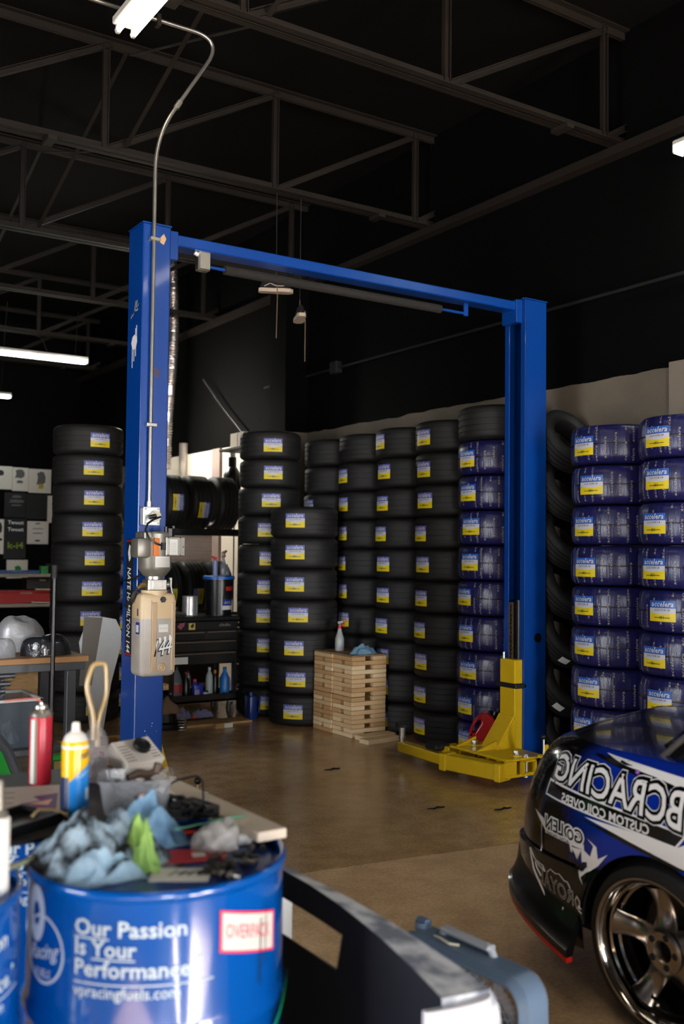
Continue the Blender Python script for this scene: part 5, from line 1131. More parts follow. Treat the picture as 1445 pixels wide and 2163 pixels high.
tag(MB().ball((0, 0, 0), .0085, 12).build('pink_bead', M('bead_pink', (226, 186, 170), .5), None, (.985, 2.435, ZS+.052)), 'pale pink round knob at the front of the tub', 'knob')
# cables and charger on the plank
t = thing('cable_bundle', 'tangled black cables lying beside the pale plank', 'cables', (1.105, 2.40, ZS))
rr_ = random.Random(8); 
for k in range(7):
    p = [(rr_.uniform(-.045, .03), -.09+.18*i/7, .008+rr_.uniform(0, .035)) for i in range(8)]; MB().tube(arc_path(p, .05, 4), .0045, n=6).build('cable', BLKP, t)
MB().box((.015, -.02, .022), (.05, .12, .03), rot=(0, 0, .2), bev=.006).build('plug_block', BLKP, t)
MB().tube(arc_path([(-.01, .16, .01), (.0, .13, .06), (.045, .06, .085), (.05, .035, .075), (.045, .02, .03)], .06, 6), .0028, n=6).build('springy_wire', BLKP, t)
tag(MB().tube([(-.03, 0, .006), (0, .006, .008), (.03, 0, .006)], .007, n=8).build('red_fastener', M('fastener_red', (214, 50, 34), .4), None, (1.055, 2.325, ZB_-.017)), 'bright red fastener next to the cables on the drum', 'fastener')
tag(MB().box((0, 0, 0), (.2, .006, .002)).box((.04, .004, .0015), (.1, .004, .002)).build('green_strip', M('strip_mint', (96, 170, 132), .5), None, (1.10, 2.265, .927), (0, -.02, .05)), 'thin mint green strip lying across the plank end', 'strip')
# rags on the front drum
ZL = .8835
GB = M('oily_blue_rag', (128, 168, 198), .95, var=.0, col2=(60, 92, 124), con=.15, scale=12, bump=.5, bscale=140); GRR = M('oily_dark_rag', (150, 172, 188), .95, var=.0, scale=17, bump=.5, bscale=140, col2=(14, 14, 15), con=.10)
rag('oily_rag', 'large oily blue grey rag heaped on the front drum', (.80, 2.235, ZL), .155, .12, .15, GRR, 1.7, 60, 44, 6); rag('blue_rag', 'clean blue rag fold at the back of the rag heap', (.945, 2.33, ZL), .10, .08, .15, GB, 12.3, 44, 34, 4); rag('blue_rag', 'pale blue rag corner at the front of the rag heap', (.765, 2.13, ZL), .095, .055, .075, M('pale_blue_rag', (150, 180, 202), .95, var=.35, scale=12, bump=.4), 21.0, 40, 26, 5); rag('green_rag', 'lime green cloth between the blue rags', (.872, 2.165, ZL), .035, .075, .14, M('lime_cloth', (132, 170, 88), .9, var=.35, scale=22, bump=.5), 30.5, 24, 30, 5)
# cards
l_ = MB().box((0, 0, .001), (.13, .088, .002)); add_text(l_, '144', lambda x, y: (-.035+x+y*.3, -.008+y, .0024), .05, 1, .02, .2, 1, 2, width=.06); tag(l_.build('white_card', [PAPER, INK], None, (.925, 2.055, ZL), (0, 0, -.55)), 'white card with black marker writing on the front drum', 'card')
l_ = MB().box((0, 0, .001), (.17, .10, .002)).box((.02, .0, .0024), (.03, .03, .001), mi=1); tag(l_.build('red_card', [M('card_red', (190, 30, 44), .5), WINK], None, (1.0, 2.17, ZL), (0, 0, -.3)), 'red printed card under the white card on the drum', 'card')
tag(MB().box((0, 0, .0005), (.16, .12, .001)).build('navy_sheet', M('sheet_navy', (10, 22, 96), .3), None, (.995, 2.035, .8824), (0, 0, -.5)), 'navy sheet lying on the front drum lid', 'sheet')
m = MB()
def f(u, v):
    a = 2*PI*u; e = math.sin(PI*.5*v)**.6; x, y, z = .06*e*math.cos(a), .05*e*math.sin(a), .06*math.cos(PI*.5*v)**.7; n1 = mnoise.noise(Vector((x*30, y*30, z*30))); return (x*(1+.25*n1), y*(1+.25*n1), max(0, z*(1+.3*n1)))
m.grid(f, 36, 14); tag(m.build('parts_bag', M('bag_silver_clear', (186, 182, 178), .15, alpha=.7, var=.3, scale=40, bump=.8, bscale=70), None, (1.085, 2.20, ZL)), 'crumpled clear parts bag on the front drum', 'bag')
tag(MB().lathe([(0, 0), (.019, 0), (.02, .003), (.02, .022), (.018, .025), (0, .025)], 24).build('white_cap', WHT, None, (1.155, 2.195, ZL)), 'white plastic cap near the drum rim', 'stopper')  # white cap lying loose on the lid
rr_ = random.Random(12)
NB = M('nut_steel', (120, 116, 108), .35, .9, var=.4, scale=60); ND = M('nut_dark', (56, 52, 46), .4, .7, var=.4)
for k in range(18):
    a = rr_.uniform(.38, 1.35); r = rr_.uniform(.14, .25); x, y = .935+r*math.cos(A0-PI/2+a+.25), 2.205+r*math.sin(A0-PI/2+a+.25)
    s = rr_.uniform(.008, .013); b = MB().cyl((0, 0, 0), (0, 0, s*.9), s, n=6).cyl((0, 0, s*.9), (0, 0, s*2.8), s*.55, n=8)
    tag(b.build('bolt', NB if k % 3 == 0 else ND, None, (x, y, ZL+s*.87), (PI/2, 0, rr_.uniform(0, 6))), 'small loose steel bolt among others along the drum rim', 'bolt', 'loose bolts on the front drum')
# threaded rod and caulk tube
t = thing('threaded_rod', 'threaded steel rod lying from the drum rim toward the rags', 'rod', (0, 0, 0)); a, b = Vector((.52, 2.18, .906)), Vector((.745, 2.315, .906)); n = 70
MB().tube([a+(b-a)*(k/n) for k in range(n+1)], [.0052+.0012*(k % 2) for k in range(n+1)], n=10).build('thread', M('rod_zinc_yellow', (186, 190, 150), .3, .7), t, smooth=.2)
t = thing('caulk_tube', 'white caulk tube with grey nozzle at the left edge', 'tube', (.545, 2.12, .8825)); MB().lathe([(0, 0), (.023, 0), (.024, .004), (.024, .16), (.022, .165), (0, .165)], 28).build('tube_body', WHT, t); MB().lathe([(.022, .165), (.018, .175), (.012, .18), (.010, .23), (.008, .24), (0, .24)], 20).build('nozzle', GREYP, t)
tag(MB().box((0, 0, .001), (.16, .13, .002)).build('paper_scrap', PAPER, None, (.42, 2.12, .8825), (0, 0, .4)), 'white paper lying on the cut off drum at left', 'paper')
# printed cardboard and black tray behind
l_ = MB().box((0, 0, .002), (.26, .30, .004)); l_.prism([(.02, -.13), (.12, -.13), (.125, .05), (.06, .02), (.08, -.03), (.03, -.05)], .004, .0045, mi=1); l_.prism([(.05, -.06), (.10, -.08), (.11, -.02)], .0045, .005, mi=2)
for k in range(4): l_.box((-.05, -.1+.06*k, .0043), (.12, .004, .0006), mi=3)
tag(l_.build('printed_cardboard', [M('cardboard_pale', (190, 176, 168), .7), M('print_purple', (70, 30, 100), .5), M('print_peach', (206, 160, 140), .5), GR], None, (.745, 2.78, ZS), (0, 0, -.3)), 'flattened white cardboard with purple print behind the yellow can', 'cardboard')
t = thing('black_tray', 'shallow black plastic tray at left behind the drum', 'tray', (.68, 2.52, ZS), .5); MB().bx(-.12, .10, -.07, .07, 0, .006, bev=.002).bx(-.12, .10, -.074, -.066, 0, .026, bev=.002).bx(-.12, .10, .066, .074, 0, .026, bev=.002).bx(.094, .102, -.07, .07, 0, .026, bev=.002).build('tray_body', BLKP, t); MB().tube([(.02, -.05, .03), (.06, -.03, .034), (.09, -.05, .03), (.10, -.09, .02)], .004, n=6).build('tan_cord', HS, t)
# ------------------------------------------------------------------ bumper cover
WPR = M('primer_white', (226, 228, 232), .45, var=.0, scale=12, col2=(128, 134, 148), con=.09); BIN = M('bumper_inside_black', (9, 9, 10), .6)
BC = thing('bumper_cover', 'white primed bumper cover standing with its black inside facing us', 'bumper', (0, 0, 0))
def bxy(u):        # plan line of the inner face, u = 0 far end ... 1 near end
    y = 3.15 - 1.57*u
    x = 1.350 - .07*max(0, (u-.55)/.45)**2 - .06*max(0, (.25-u)/.25)**2
    return x, y
zl = [.06, .30, .582, .676, .742]; nu = 40
def bz(k, u): 
    z = zl[k]
    if k == 4: z = .748 - .036*max(0, (u-.6)/.4)**1.5
    return z
m = MB(); idx = {}
TK = .045
for i in range(nu+1):
    u = i/nu
    for k in range(5):
        x, y = bxy(u); s = .018 if k == 3 else 0
        yy = y + (-.012 if (k == 3 and 0.62 < u < .76) else .012 if (k == 2 and .62 < u < .76) else 0)
        idx[(i, k, 0)] = len(m.v); m.v.append((x, yy, bz(k, u)))
        idx[(i, k, 1)] = len(m.v); m.v.append((x+TK+.085*max(0, (u-.5)/.5)**1.5+(.10 if k < 2 else .05 if k == 2 else .02 if k == 3 else 0), yy, bz(k, u)-(.012 if k == 4 else .075 if k == 2 else .01 if k == 3 else 0)))
def hole(i, k): return k == 2 and .18 < (i+.5)/nu < .70
for i in range(nu):
    for k in range(4):
        if hole(i, k): continue
        m.f.append((idx[(i, k, 0)], idx[(i, k+1, 0)], idx[(i+1, k+1, 0)], idx[(i+1, k, 0)])); m.m.append(1)
        m.f.append((idx[(i, k, 1)], idx[(i+1, k, 1)], idx[(i+1, k+1, 1)], idx[(i, k+1, 1)])); m.m.append(0)
    m.f.append((idx[(i, 4, 0)], idx[(i, 4, 1)], idx[(i+1, 4, 1)], idx[(i+1, 4, 0)])); m.m.append(0)
    m.f.append((idx[(i, 0, 0)], idx[(i+1, 0, 0)], idx[(i+1, 0, 1)], idx[(i, 0, 1)])); m.m.append(1)
    if hole(i, 2):
        m.f.append((idx[(i, 3, 0)], idx[(i+1, 3, 0)], idx[(i+1, 3, 1)], idx[(i, 3, 1)])); m.m.append(1)
        m.f.append((idx[(i, 2, 0)], idx[(i, 2, 1)], idx[(i+1, 2, 1)], idx[(i+1, 2, 0)])); m.m.append(1)
for i in (0, nu):
    for k in range(4): m.f.append((idx[(i, k, 0)], idx[(i, k, 1)], idx[(i, k+1, 1)], idx[(i, k+1, 0)])); m.m.append(0)
for i in range(nu+1):
    if i and i < nu and hole(i, 2) != hole(i-1, 2): m.f.append((idx[(i, 2, 0)], idx[(i, 2, 1)], idx[(i, 3, 1)], idx[(i, 3, 0)])); m.m.append(1)
m.build('bumper_skin', [WPR, BIN], BC, smooth=.7, fix=False)
# near end wraps round toward the viewer
w_ = MB()
def f(u, v):
    a = u*PI*.5; return (1.36-.11*math.sin(a), 1.452-.05*(1-math.cos(a))*0+.03*math.sin(a)*0, 0)
pl_ = [(1.405, 1.585), (1.40, 1.568), (1.385, 1.556), (1.36, 1.552), (1.30, 1.556), (1.25, 1.566), (1.235, 1.574), (1.236, 1.586), (1.25, 1.582), (1.30, 1.572), (1.33, 1.582)]
w_.prism([(x, y) for x, y in pl_], .06, .697); w_.build('end_return', M('primer_bright', (214, 214, 222), .4), BC)
pn = MB().bx(1.505, 1.63, 2.75, 2.98, .0, .56, bev=.02, seg=2).bx(1.50, 1.51, 2.78, 2.95, .05, .48, bev=.004); tag(pn.build('plastic_bin', WHT), 'white plastic bin glimpsed through the bumper opening', 'bin')

# ------------------------------------------------------------------ box fan
FG = M('fan_blue_grey', (98, 118, 142), .38, var=.05); FGL = M('fan_grille_grey', (150, 156, 164), .4); FGD = M('fan_blade_dark', (92, 90, 88), .5)
FN = thing('box_fan', 'blue grey box fan standing on the floor beside the car', 'fan', (1.83, 2.14, 0), .08)
hw_, D_ = .25, .055
def rr(w, r, n=8):
    pts = []
    for cx_, cz_, a0 in ((w-r, w-r, 0), (-w+r, w-r, 90), (-w+r, -w+r, 180), (w-r, -w+r, 270)):
        for k in range(n+1): a = math.radians(a0+90*k/n); pts.append((cx_+r*math.cos(a), cz_+r*math.sin(a)))
    return pts
m = MB(); R1, R2, R3 = rr(hw_, .07), rr(hw_-.02, .06), rr(hw_-.034, .05); n = len(R1); Zc = .258
secs = [(R3, -D_+.012), (R2, -D_), (R1, -D_+.02), (R1, D_-.02), (R2, D_), (R3, D_-.012), (R3, -D_+.012)]
for pts, x in secs: m.v += [(x, p[0], Zc+p[1]) for p in pts]
for i in range(len(secs)-1):
    for k in range(n): m.f.append((i*n+k, i*n+(k+1) % n, (i+1)*n+(k+1) % n, (i+1)*n+k)); m.m.append(0)
m.build('fan_frame', FG, FN, smooth=.6)
MB().bx(-.07, .07, -.2, -.14, 0, .03, bev=.006).bx(-.07, .07, .14, .2, 0, .03, bev=.006).build('fan_feet', FG, FN)
def grille(x):
    g_ = MB()
    for r in (.04, .085, .13, .175, .222): g_.tube([(x, r*math.cos(2*PI*k/40), Zc+r*math.sin(2*PI*k/40)) for k in range(40)], .0016, n=5, closed=True)
    for k in range(64):
        a = 2*PI*k/64; pts = []
        for q in range(9):
            r = .03+.205*q/8; aa = a+.45*q/8; pts.append((x-.002, r*math.cos(aa), Zc+r*math.sin(aa)))
        g_.tube(pts, .0017, n=5)
    g_.cyl((x-.004, 0, Zc), (x+.004, 0, Zc), .032, n=20)
    for s1_ in (-1, 1):
        for s2_ in (-1, 1):
            for k in range(4): g_.cyl((x, s1_*(.236-.012*k), Zc+s2_*.13), (x, s1_*.13, Zc+s2_*(.236-.012*k)), .0016, n=5)
    return g_.build('grille', FGL, FN, smooth=.9)
grille(-D_+.014); grille(D_-.014)
bl = MB()
for k in range(5):
    a = 2*PI*k/5
    bl.grid(lambda u, v: (-.02+.04*v, (.03+.17*u)*math.cos(a+(v-.5)*.9), Zc+(.03+.17*u)*math.sin(a+(v-.5)*.9)), 6, 6)
bl.cyl((-.025, 0, Zc), (.025, 0, Zc), .035, n=20); bl.build('fan_blade', FGD, FN, smooth=.9)
MB().tube(arc_path([(.02, .13, .500), (.02, .12, .524), (.02, -.06, .524), (.02, -.075, .500)], .02, 5), .011, n=10).box((.02, .03, .526), (.034, .19, .012), bev=.004).build('carry_handle', M('handle_grey_white', (176, 182, 190), .4), FN)
MB().cyl((.01, .20, .503), (.01, .20, .524), .024, n=18).bx(.0, .02, .18, .22, .523, .533, bev=.002).build('speed_knob', FG, FN); MB().tube([(-.02, .12, .514), (-.03, .09, .52), (-.03, .05, .515), (-.01, .03, .512)], .0035, n=6).build('cord_end', M('cord_ivory', (206, 200, 176), .5), FN)

# ------------------------------------------------------------------ race car
CAR = thing('race_car', 'black and blue race car with mirrored white sponsor graphics at right', 'car', (3.53, 2.2, 0))
def car_paint():
    m = bpy.data.materials.new('car_blue_to_black'); m.use_nodes = True; nt = m.node_tree; L = nt.links.new; b = nt.nodes['Principled BSDF']  # blue turns black toward the rear, low down and on the deck
    tc = nt.nodes.new('ShaderNodeTexCoord'); sx = nt.nodes.new('ShaderNodeSeparateXYZ'); L(tc.outputs['Object'], sx.inputs[0])
    nz = nt.nodes.new('ShaderNodeTexNoise'); nz.inputs['Scale'].default_value = 3; L(tc.outputs['Object'], nz.inputs['Vector'])
    ma = nt.nodes.new('ShaderNodeMath'); ma.operation = 'MULTIPLY_ADD'; ma.inputs[1].default_value = .2; L(nz.outputs['Fac'], ma.inputs[0]); L(sx.outputs['Y'], ma.inputs[2])
    mr = nt.nodes.new('ShaderNodeMapRange'); mr.inputs[1].default_value = .30; mr.inputs[2].default_value = .52; L(ma.outputs[0], mr.inputs[0])
    zr = nt.nodes.new('ShaderNodeMapRange'); zr.inputs[1].default_value = .50; zr.inputs[2].default_value = .56; zr.inputs[3].default_value = 1; zr.inputs[4].default_value = 0; L(sx.outputs['Z'], zr.inputs[0])
    mx = nt.nodes.new('ShaderNodeMath'); mx.operation = 'MAXIMUM'; L(mr.outputs[0], mx.inputs[0]); L(zr.outputs[0], mx.inputs[1])
    z2 = nt.nodes.new('ShaderNodeMapRange'); z2.inputs[1].default_value = .90; z2.inputs[2].default_value = .92; L(sx.outputs['Z'], z2.inputs[0])
    m3 = nt.nodes.new('ShaderNodeMath'); m3.operation = 'MAXIMUM'; L(mx.outputs[0], m3.inputs[0]); L(z2.outputs[0], m3.inputs[1])
    mc = nt.nodes.new('ShaderNodeMix'); mc.data_type = 'RGBA'; mc.inputs[6].default_value = rgb((12, 44, 150)); mc.inputs[7].default_value = rgb((8, 8, 12)); L(m3.outputs[0], mc.inputs[0]); L(mc.outputs[2], b.inputs['Base Color'])
    b.inputs['Roughness'].default_value = .16; b.inputs['Metallic'].default_value = .0; b.inputs['Specular IOR Level'].default_value = .25; b.inputs['Coat Weight'].default_value = .6; b.inputs['Coat Roughness'].default_value = .04
    return m
PAINT = car_paint(); GLOSSB = M('gloss_black', (7, 7, 9), .12, coat=1.0); DARKM = M('wheel_well_black', (8, 8, 8), .8)
def lerp_t(tab, z):
    if z <= tab[0][0]: return tab[0][1]
    for (a, va), (b, vb) in zip(tab, tab[1:]):
        if z <= b: return va+(vb-va)*(z-a)/(b-a)
    return tab[-1][1]
INS = [(.20, .03), (.30, .006), (.40, -.004), (.488, -.006), (.492, .004), (.56, .0), (.64, .0), (.72, .006), (.78, .018), (.84, .042), (.88, .075), (.905, .125)]
EY = [(.20, .03), (.30, .0), (.488, .0), (.492, .018), (.56, .02), (.70, .06), (.84, .12), (.88, .15), (.905, .19)]
Y0, Y1, HW = .24, .85, .87
def plan_dx(y):
    if y <= Y0: return 0.0
    t = min(1, (y-Y0)/(Y1-Y0)); return .30*(1-math.sqrt(max(0, 1-t**2.3)))
def front_dx(y):
    return 0.0 if y > -2.9 else .30*(1-math.sqrt(max(0, 1-min(1, (-2.9-y)/.65)**2.3)))
def side_x(y, z, off=0.0):
    e = lerp_t(EY, z); y0 = y/(1-e/Y1) if y > 0 else y
    return -(HW - plan_dx(min(Y1, y0)) - front_dx(y) - lerp_t(INS, z)) - off
def arch_z(y):
    for c in (0.0, -2.55):
        d = abs(y-c)
        if d < .325: return .285+math.sqrt(.325**2-d*d)
    return None
ROWS = [.20, .25, .30, .36, .42, .488, .492, .54, .60, .66, .72, .78, .82, .86, .885, .905]
st = []
y = -3.55
while y < Y1-.0001:
    st.append(y); fine = abs(y) < .36 or abs(y+2.55) < .36 or y > .2
    y += .025 if fine else .12
st.append(Y1)
m = MB(); NR = len(ROWS)
path = [(-(HW-plan_dx(yy)-front_dx(yy)), yy) for yy in st] + [(-.57+.57*k/6, Y1+.015*math.sin(PI*.5*k/6)) for k in range(1, 7)]
path = path + [(-x, yy) for x, yy in reversed(path[:-1])]
def body_pt(x0, y0, k):
    z = ROWS[k]; az = arch_z(y0) if abs(x0) > .8 else None
    if az: 
        zt = .78; z = z if z >= zt else az + (z-ROWS[0])/(zt-ROWS[0])*(zt-az)
    zz = z; ins = lerp_t(INS, zz); e = lerp_t(EY, zz)*max(0, min(1, y0/Y1))
    s = -1 if x0 < 0 else 1
    x = 0 if x0 == 0 else s*max(0, abs(x0)-ins)
    return (x, y0-e, z)
for x0, y0 in path: m.v += [body_pt(x0, y0, k) for k in range(NR)]
for i in range(len(path)-1):
    for k in range(NR-1): m.f.append((i*NR+k, (i+1)*NR+k, (i+1)*NR+k+1, i*NR+k+1)); m.m.append(0)
# deck: join the two top rows across
half = len(path)//2; NC = 6; top = []
for i in range(half+1):
    L0 = Vector(m.v[i*NR+NR-1]); R0 = Vector(m.v[(len(path)-1-i)*NR+NR-1]); row = []
    for q in range(NC+1):
        t_ = q/NC; p = L0.lerp(R0, t_); p.z += .045*math.sin(PI*t_)**.8*(1 if i < half else 0); row.append(len(m.v)); m.v.append(tuple(p))
    top.append(row)
for i in range(half):
    for q in range(NC): m.f.append((top[i][q], top[i+1][q], top[i+1][q+1], top[i][q+1])); m.m.append(0)
body = m.build('car_body', PAINT, CAR, smooth=.7)
# underside and wheel wells
u_ = MB().bx(-.60, .60, -3.4, .68, .16, .30).bx(-.85, .85, -2.2, -.36, .18, .32)
for c in (0.0, -2.55):
    for s in (-1, 1):
        u_.grid(lambda a, b: (s*(.60+.245*b), c+.335*math.cos(PI*a), .285+.335*math.sin(PI*a)), 20, 2); u_.bx(s*.58, s*.60, c-.34, c+.34, .15, .63)
u_.build('underbody', DARKM, CAR)
# greenhouse
gh = MB()
def ghp(t_, lvl):       # lvl 0 base, 1 roof; t_ around rear-left ... clockwise
    return None
base = [(-.74, -.15), (-.70, .10), (-.60, .22), (0, .27), (.60, .22), (.70, .10), (.74, -.15), (.74, -1.2), (.70, -1.75), (.4, -1.95), (0, -2.0), (-.4, -1.95), (-.70, -1.75), (-.74, -1.2)]
roof = [(-.57, -.66), (-.56, -.62), (-.48, -.60), (0, -.56), (.48, -.60), (.56, -.62), (.57, -.66), (.57, -1.05), (.55, -1.22), (.35, -1.27), (0, -1.3), (-.35, -1.27), (-.55, -1.22), (-.57, -1.05)]
n = len(base)
for lv in range(7):
    t_ = lv/6; c_ = math.sin(t_*PI/2)**.9
    gh.v += [(b[0]+(r[0]-b[0])*(t_**1.25), b[1]+(r[1]-b[1])*t_, .885+(1.255-.885)*c_) for b, r in zip(base, roof)]
for lv in range(6):
    for k in range(n): gh.f.append((lv*n+k, lv*n+(k+1) % n, (lv+1)*n+(k+1) % n, (lv+1)*n+k)); gh.m.append(0)
gh.v.append((0, -.95, 1.285)); 
for k in range(n): gh.f.append((6*n+k, 6*n+(k+1) % n, len(gh.v)-1)); gh.m.append(1)
cabin = gh.build('cabin_glass', [M('tinted_glass', (10, 12, 15), .05, coat=1.0), GLOSSB], CAR, smooth=.9)
gp = lambda k, lv: Vector(gh.v[lv*n+k])
MB().tube([gp(1, 0)+Vector((-.004, .01, .006)), gp(1, 1)+Vector((-.012, .004, .01)), gp(1, 2)+Vector((-.012, 0, .01)), gp(1, 3)+Vector((-.012, 0, .008)), gp(0, 4)+Vector((-.010, 0, .01)), gp(0, 5)+Vector((-.01, 0, .01)), gp(13, 6)], .011, n=8).build('drip_rail', M('trim_grey_gloss', (104, 100, 96), .2, .4), cabin)
MB().tube([gp(2, 0)+Vector((-.01, 0, .004)), gp(1, 0)+Vector((-.015, 0, .006)), gp(0, 0)+Vector((-.012, 0, .008)), gp(13, 0)+Vector((-.012, 0, .008))], .012, n=8).build('window_trim', GLOSSB, cabin)
MB().tube([gp(0, 1)+Vector((-.008, .02, .012)), gp(0, 1)+Vector((-.010, -.15, .03)), gp(0, 1)+Vector((-.010, -.42, .045))], .013, n=8).build('inner_window_frame', M('frame_silver', (138, 148, 158), .3, .5), cabin)
MB().ball((side_x(.11, .862)-.004, .11, .862), .008, 10).build('quarter_button', M('button_violet', (120, 50, 150), .3), body)
# lower rear lip with red edge
def lip_path(off, zf):
    out = []
    for yy in [.335, .42, .50, .58, .64, .70, .75, .79, .82, .84]:
        out.append((-(HW-plan_dx(yy)*.93)-off, yy, zf(yy)))
    return out
zlip = lambda yy: .165+.125*max(0, (yy-.33)/.51)
def lips(rows, name, mat, par):
    """Loft of (rise, outward offset) rows following the lower edge of the bumper."""
    lm = MB(); K_ = 0
    for dz, off in rows:
        a_ = lip_path(off, lambda q: zlip(q)+dz); a_ += [(-.4+.4*k/3, .855+off, a_[-1][2]) for k in range(4)]
        a_ += [(-x, yy, z) for x, yy, z in reversed(a_[:-1])]; K_ = len(a_); lm.v += a_
    n_r = len(rows)
    for dz, off in (rows[-1], rows[0]):
        a_ = lip_path(off-.03, lambda q: zlip(q)+dz); a_ += [(-.4+.4*k/3, .825+off, a_[-1][2]) for k in range(4)]
        a_ += [(-x, yy, z) for x, yy, z in reversed(a_[:-1])]; lm.v += a_
    tot = n_r+2
    for r in range(tot):
        for i in range(K_-1): p, q = r*K_, ((r+1) % tot)*K_; lm.f.append((p+i, p+i+1, q+i+1, q+i)); lm.m.append(0)
    for i in (0, K_-1): lm.f.append(tuple(r*K_+i for r in range(tot))); lm.m.append(0)
    return lm.build(name, mat, par, smooth=.5)
lipo = lips([(.018, .052), (.046, .055), (.058, .036), (.10, .010), (.17, -.004)], 'rear_lip', M('satin_black', (9, 9, 10), .38, coat=.2), CAR)
lips([(0, .050), (.018, .053)], 'red_lip_edge', M('lip_red', (190, 34, 24), .4), lipo)

# graphics on the visible side -------------------------------------------------
def dec(off): return lambda y, z: (side_x(y, z, off), y, z)
def subdiv(mb, L):
    bm = bmesh.new(); vs = [bm.verts.new(v) for v in mb.v]
    for f_, mi in zip(mb.f, mb.m):
        try: q = bm.faces.new([vs[i] for i in f_]); q.material_index = mi
        except ValueError: pass
    bmesh.ops.triangulate(bm, faces=bm.faces[:])
    for _ in range(3):
        es = [e for e in bm.edges if e.calc_length() > L]
        if not es: break
        bmesh.ops.subdivide_edges(bm, edges=es, cuts=1); bmesh.ops.triangulate(bm, faces=bm.faces[:])
    bm.verts.index_update(); mb.v = [v.co[:] for v in bm.verts]; mb.f = [tuple(v.index for v in q.verts) for q in bm.faces]; mb.m = [q.material_index for q in bm.faces]; bm.free()
def flat_decal(name, mats, items, parent, L=.03):
    """items: (material, height above paint, list of (y, z) polygons or text meshes in the side plane)."""
    fin = MB()
    for mi, off, mb in items:
        subdiv(mb, L); fn = dec(off)
        fin.add([fn(v[0], v[1]) for v in mb.v], mb.f, mi)
    return fin.build(name, mats, parent, smooth=1.2, fix=False)
def poly(pts): 
    mb = MB(); mb.add([(p[0], p[1], 0) for p in pts], [tuple(range(len(pts)))]); return mb
def ptext(s, fn, size, offset=0, shear=0, width=None, spacing=1, res=3):
    mb = MB(); add_text(mb, s, lambda x, y: (*fn(x, y), 0), size, 0, offset, shear, spacing, res, width); return mb
CW_ = M('car_vinyl_white', (238, 238, 240), .3, coat=.5, var=.03); CB_ = M('car_vinyl_black', (8, 8, 10), .25, coat=.8); CG_ = M('car_vinyl_grey', (200, 192, 182), .4)
WID = .605
def bc(x, y):       # text space (0..WID, 0..1) mirrored onto the flank: starts at the front, runs to the rear
    t_ = x/WID; z0 = .722+.052*t_; h = .122-.036*t_; return (-.118+x+.02*y, z0+y*h)
def wh(mb):
    return mb
def bctext(offset):
    mb = MB(); vs, fs = text2d('BCRACING', 1.0, offset, -.12, .98, 3); v0, _ = text2d('BCRACING', 1.0, 0, -.12, .98, 3)
    w = text_w(v0); mb.add([(*bc(x*WID/w, y/.72), 0) for x, y in vs], fs); return mb
flat_decal('sponsor_lettering', [CW_, CB_], [(0, .0022, bctext(.100)), (1, .0032, bctext(.080)), (0, .0042, bctext(.010))], body)
box_w = poly([(.530, .703), (.516, .764), (-.135, .716), (-.092, .662)]); box_b = poly([(.523, .709), (.511, .756), (-.122, .710), (-.088, .669)])
flat_decal('sponsor_panel', [CW_, CB_], [(0, .0012, box_w), (1, .0018, box_b), (0, .0026, ptext('CUSTOM COILOVERS', lambda x, y: (.015+x, .680+x*.055+y), .044, .02, 0, width=.41))], body)
flat_decal('white_stripe', [CW_, CB_], [(0, .0010, poly([(.285, .893), (.17, .872), (.02, .858), (-.13, .838), (-.40, .80), (-.70, .76), (-.70, .81), (-.40, .852), (-.13, .872), (.06, .882)])),
    (1, .0008, poly([(.34, .885), (.2, .862), (-.13, .822), (-.13, .84), (.1, .87), (.24, .89)])),
    (0, .0009, poly([(.30, .676), (.10, .640), (-.10, .607), (-.30, .585), (-.70, .56), (-.70, .66), (-.30, .668), (-.14, .690), (-.09, .664), (.10, .674)])), (1, .0007, poly([(.34, .668), (.12, .628), (-.10, .596), (-.14, .600), (-.1, .612), (.14, .65)]))], body)
GOL = lambda x, y: (.300+x, .578+x*.035+y)
flat_decal('engine_builder_lettering', [CW_, CB_], [(0, .0020, ptext('GOLEN', GOL, .066, .10, 0, width=.222)), (1, .0028, ptext('GOLEN', GOL, .066, .015, 0, width=.215)),
    (0, .0016, poly([(.298, .56), (.515, .567), (.517, .582), (.30, .58)])), (1, .0024, ptext('RACING ENGINES', lambda x, y: (.365+x, .563+x*.02+y), .018, .006, 0, width=.145)),
    (0, .0030, poly([(.366+.022*math.cos(a*PI/8), .598+.026*math.sin(a*PI/8)) for a in range(16)])), (1, .0034, poly([(.366+.017*math.cos(a*PI/8), .598+.020*math.sin(a*PI/8)) for a in range(16)])), (0, .0038, poly([(.366+.010*math.cos(a*PI/8), .598+.012*math.sin(a*PI/8)) for a in range(16)])),
    (0, .0032, poly([(.360, .574), (.373, .574), (.364, .535), (.356, .535)])), (1, .0036, poly([(.3605+.004*math.cos(a*PI/4), .534+.006*math.sin(a*PI/4)) for a in range(8)]))], body, .025)
flat_decal('flame_tip', [CW_], [(0, .0012, poly([(.600, .632), (.52, .605), (.515, .575), (.53, .615)]))], body, .02)
flat_decal('flame_graphic', [CW_], [(0, .0014, poly([(.365, .556), (.30, .560), (.27, .545), (.262, .502), (.285, .486), (.32, .50), (.315, .46), (.300, .440), (.325, .50), (.345, .535)])),
    (0, .0013, poly([(.262, .502), (.27, .545), (.255, .585), (.285, .605), (.24, .585), (.235, .545), (.19, .572), (.235, .522)]))], body, .02)
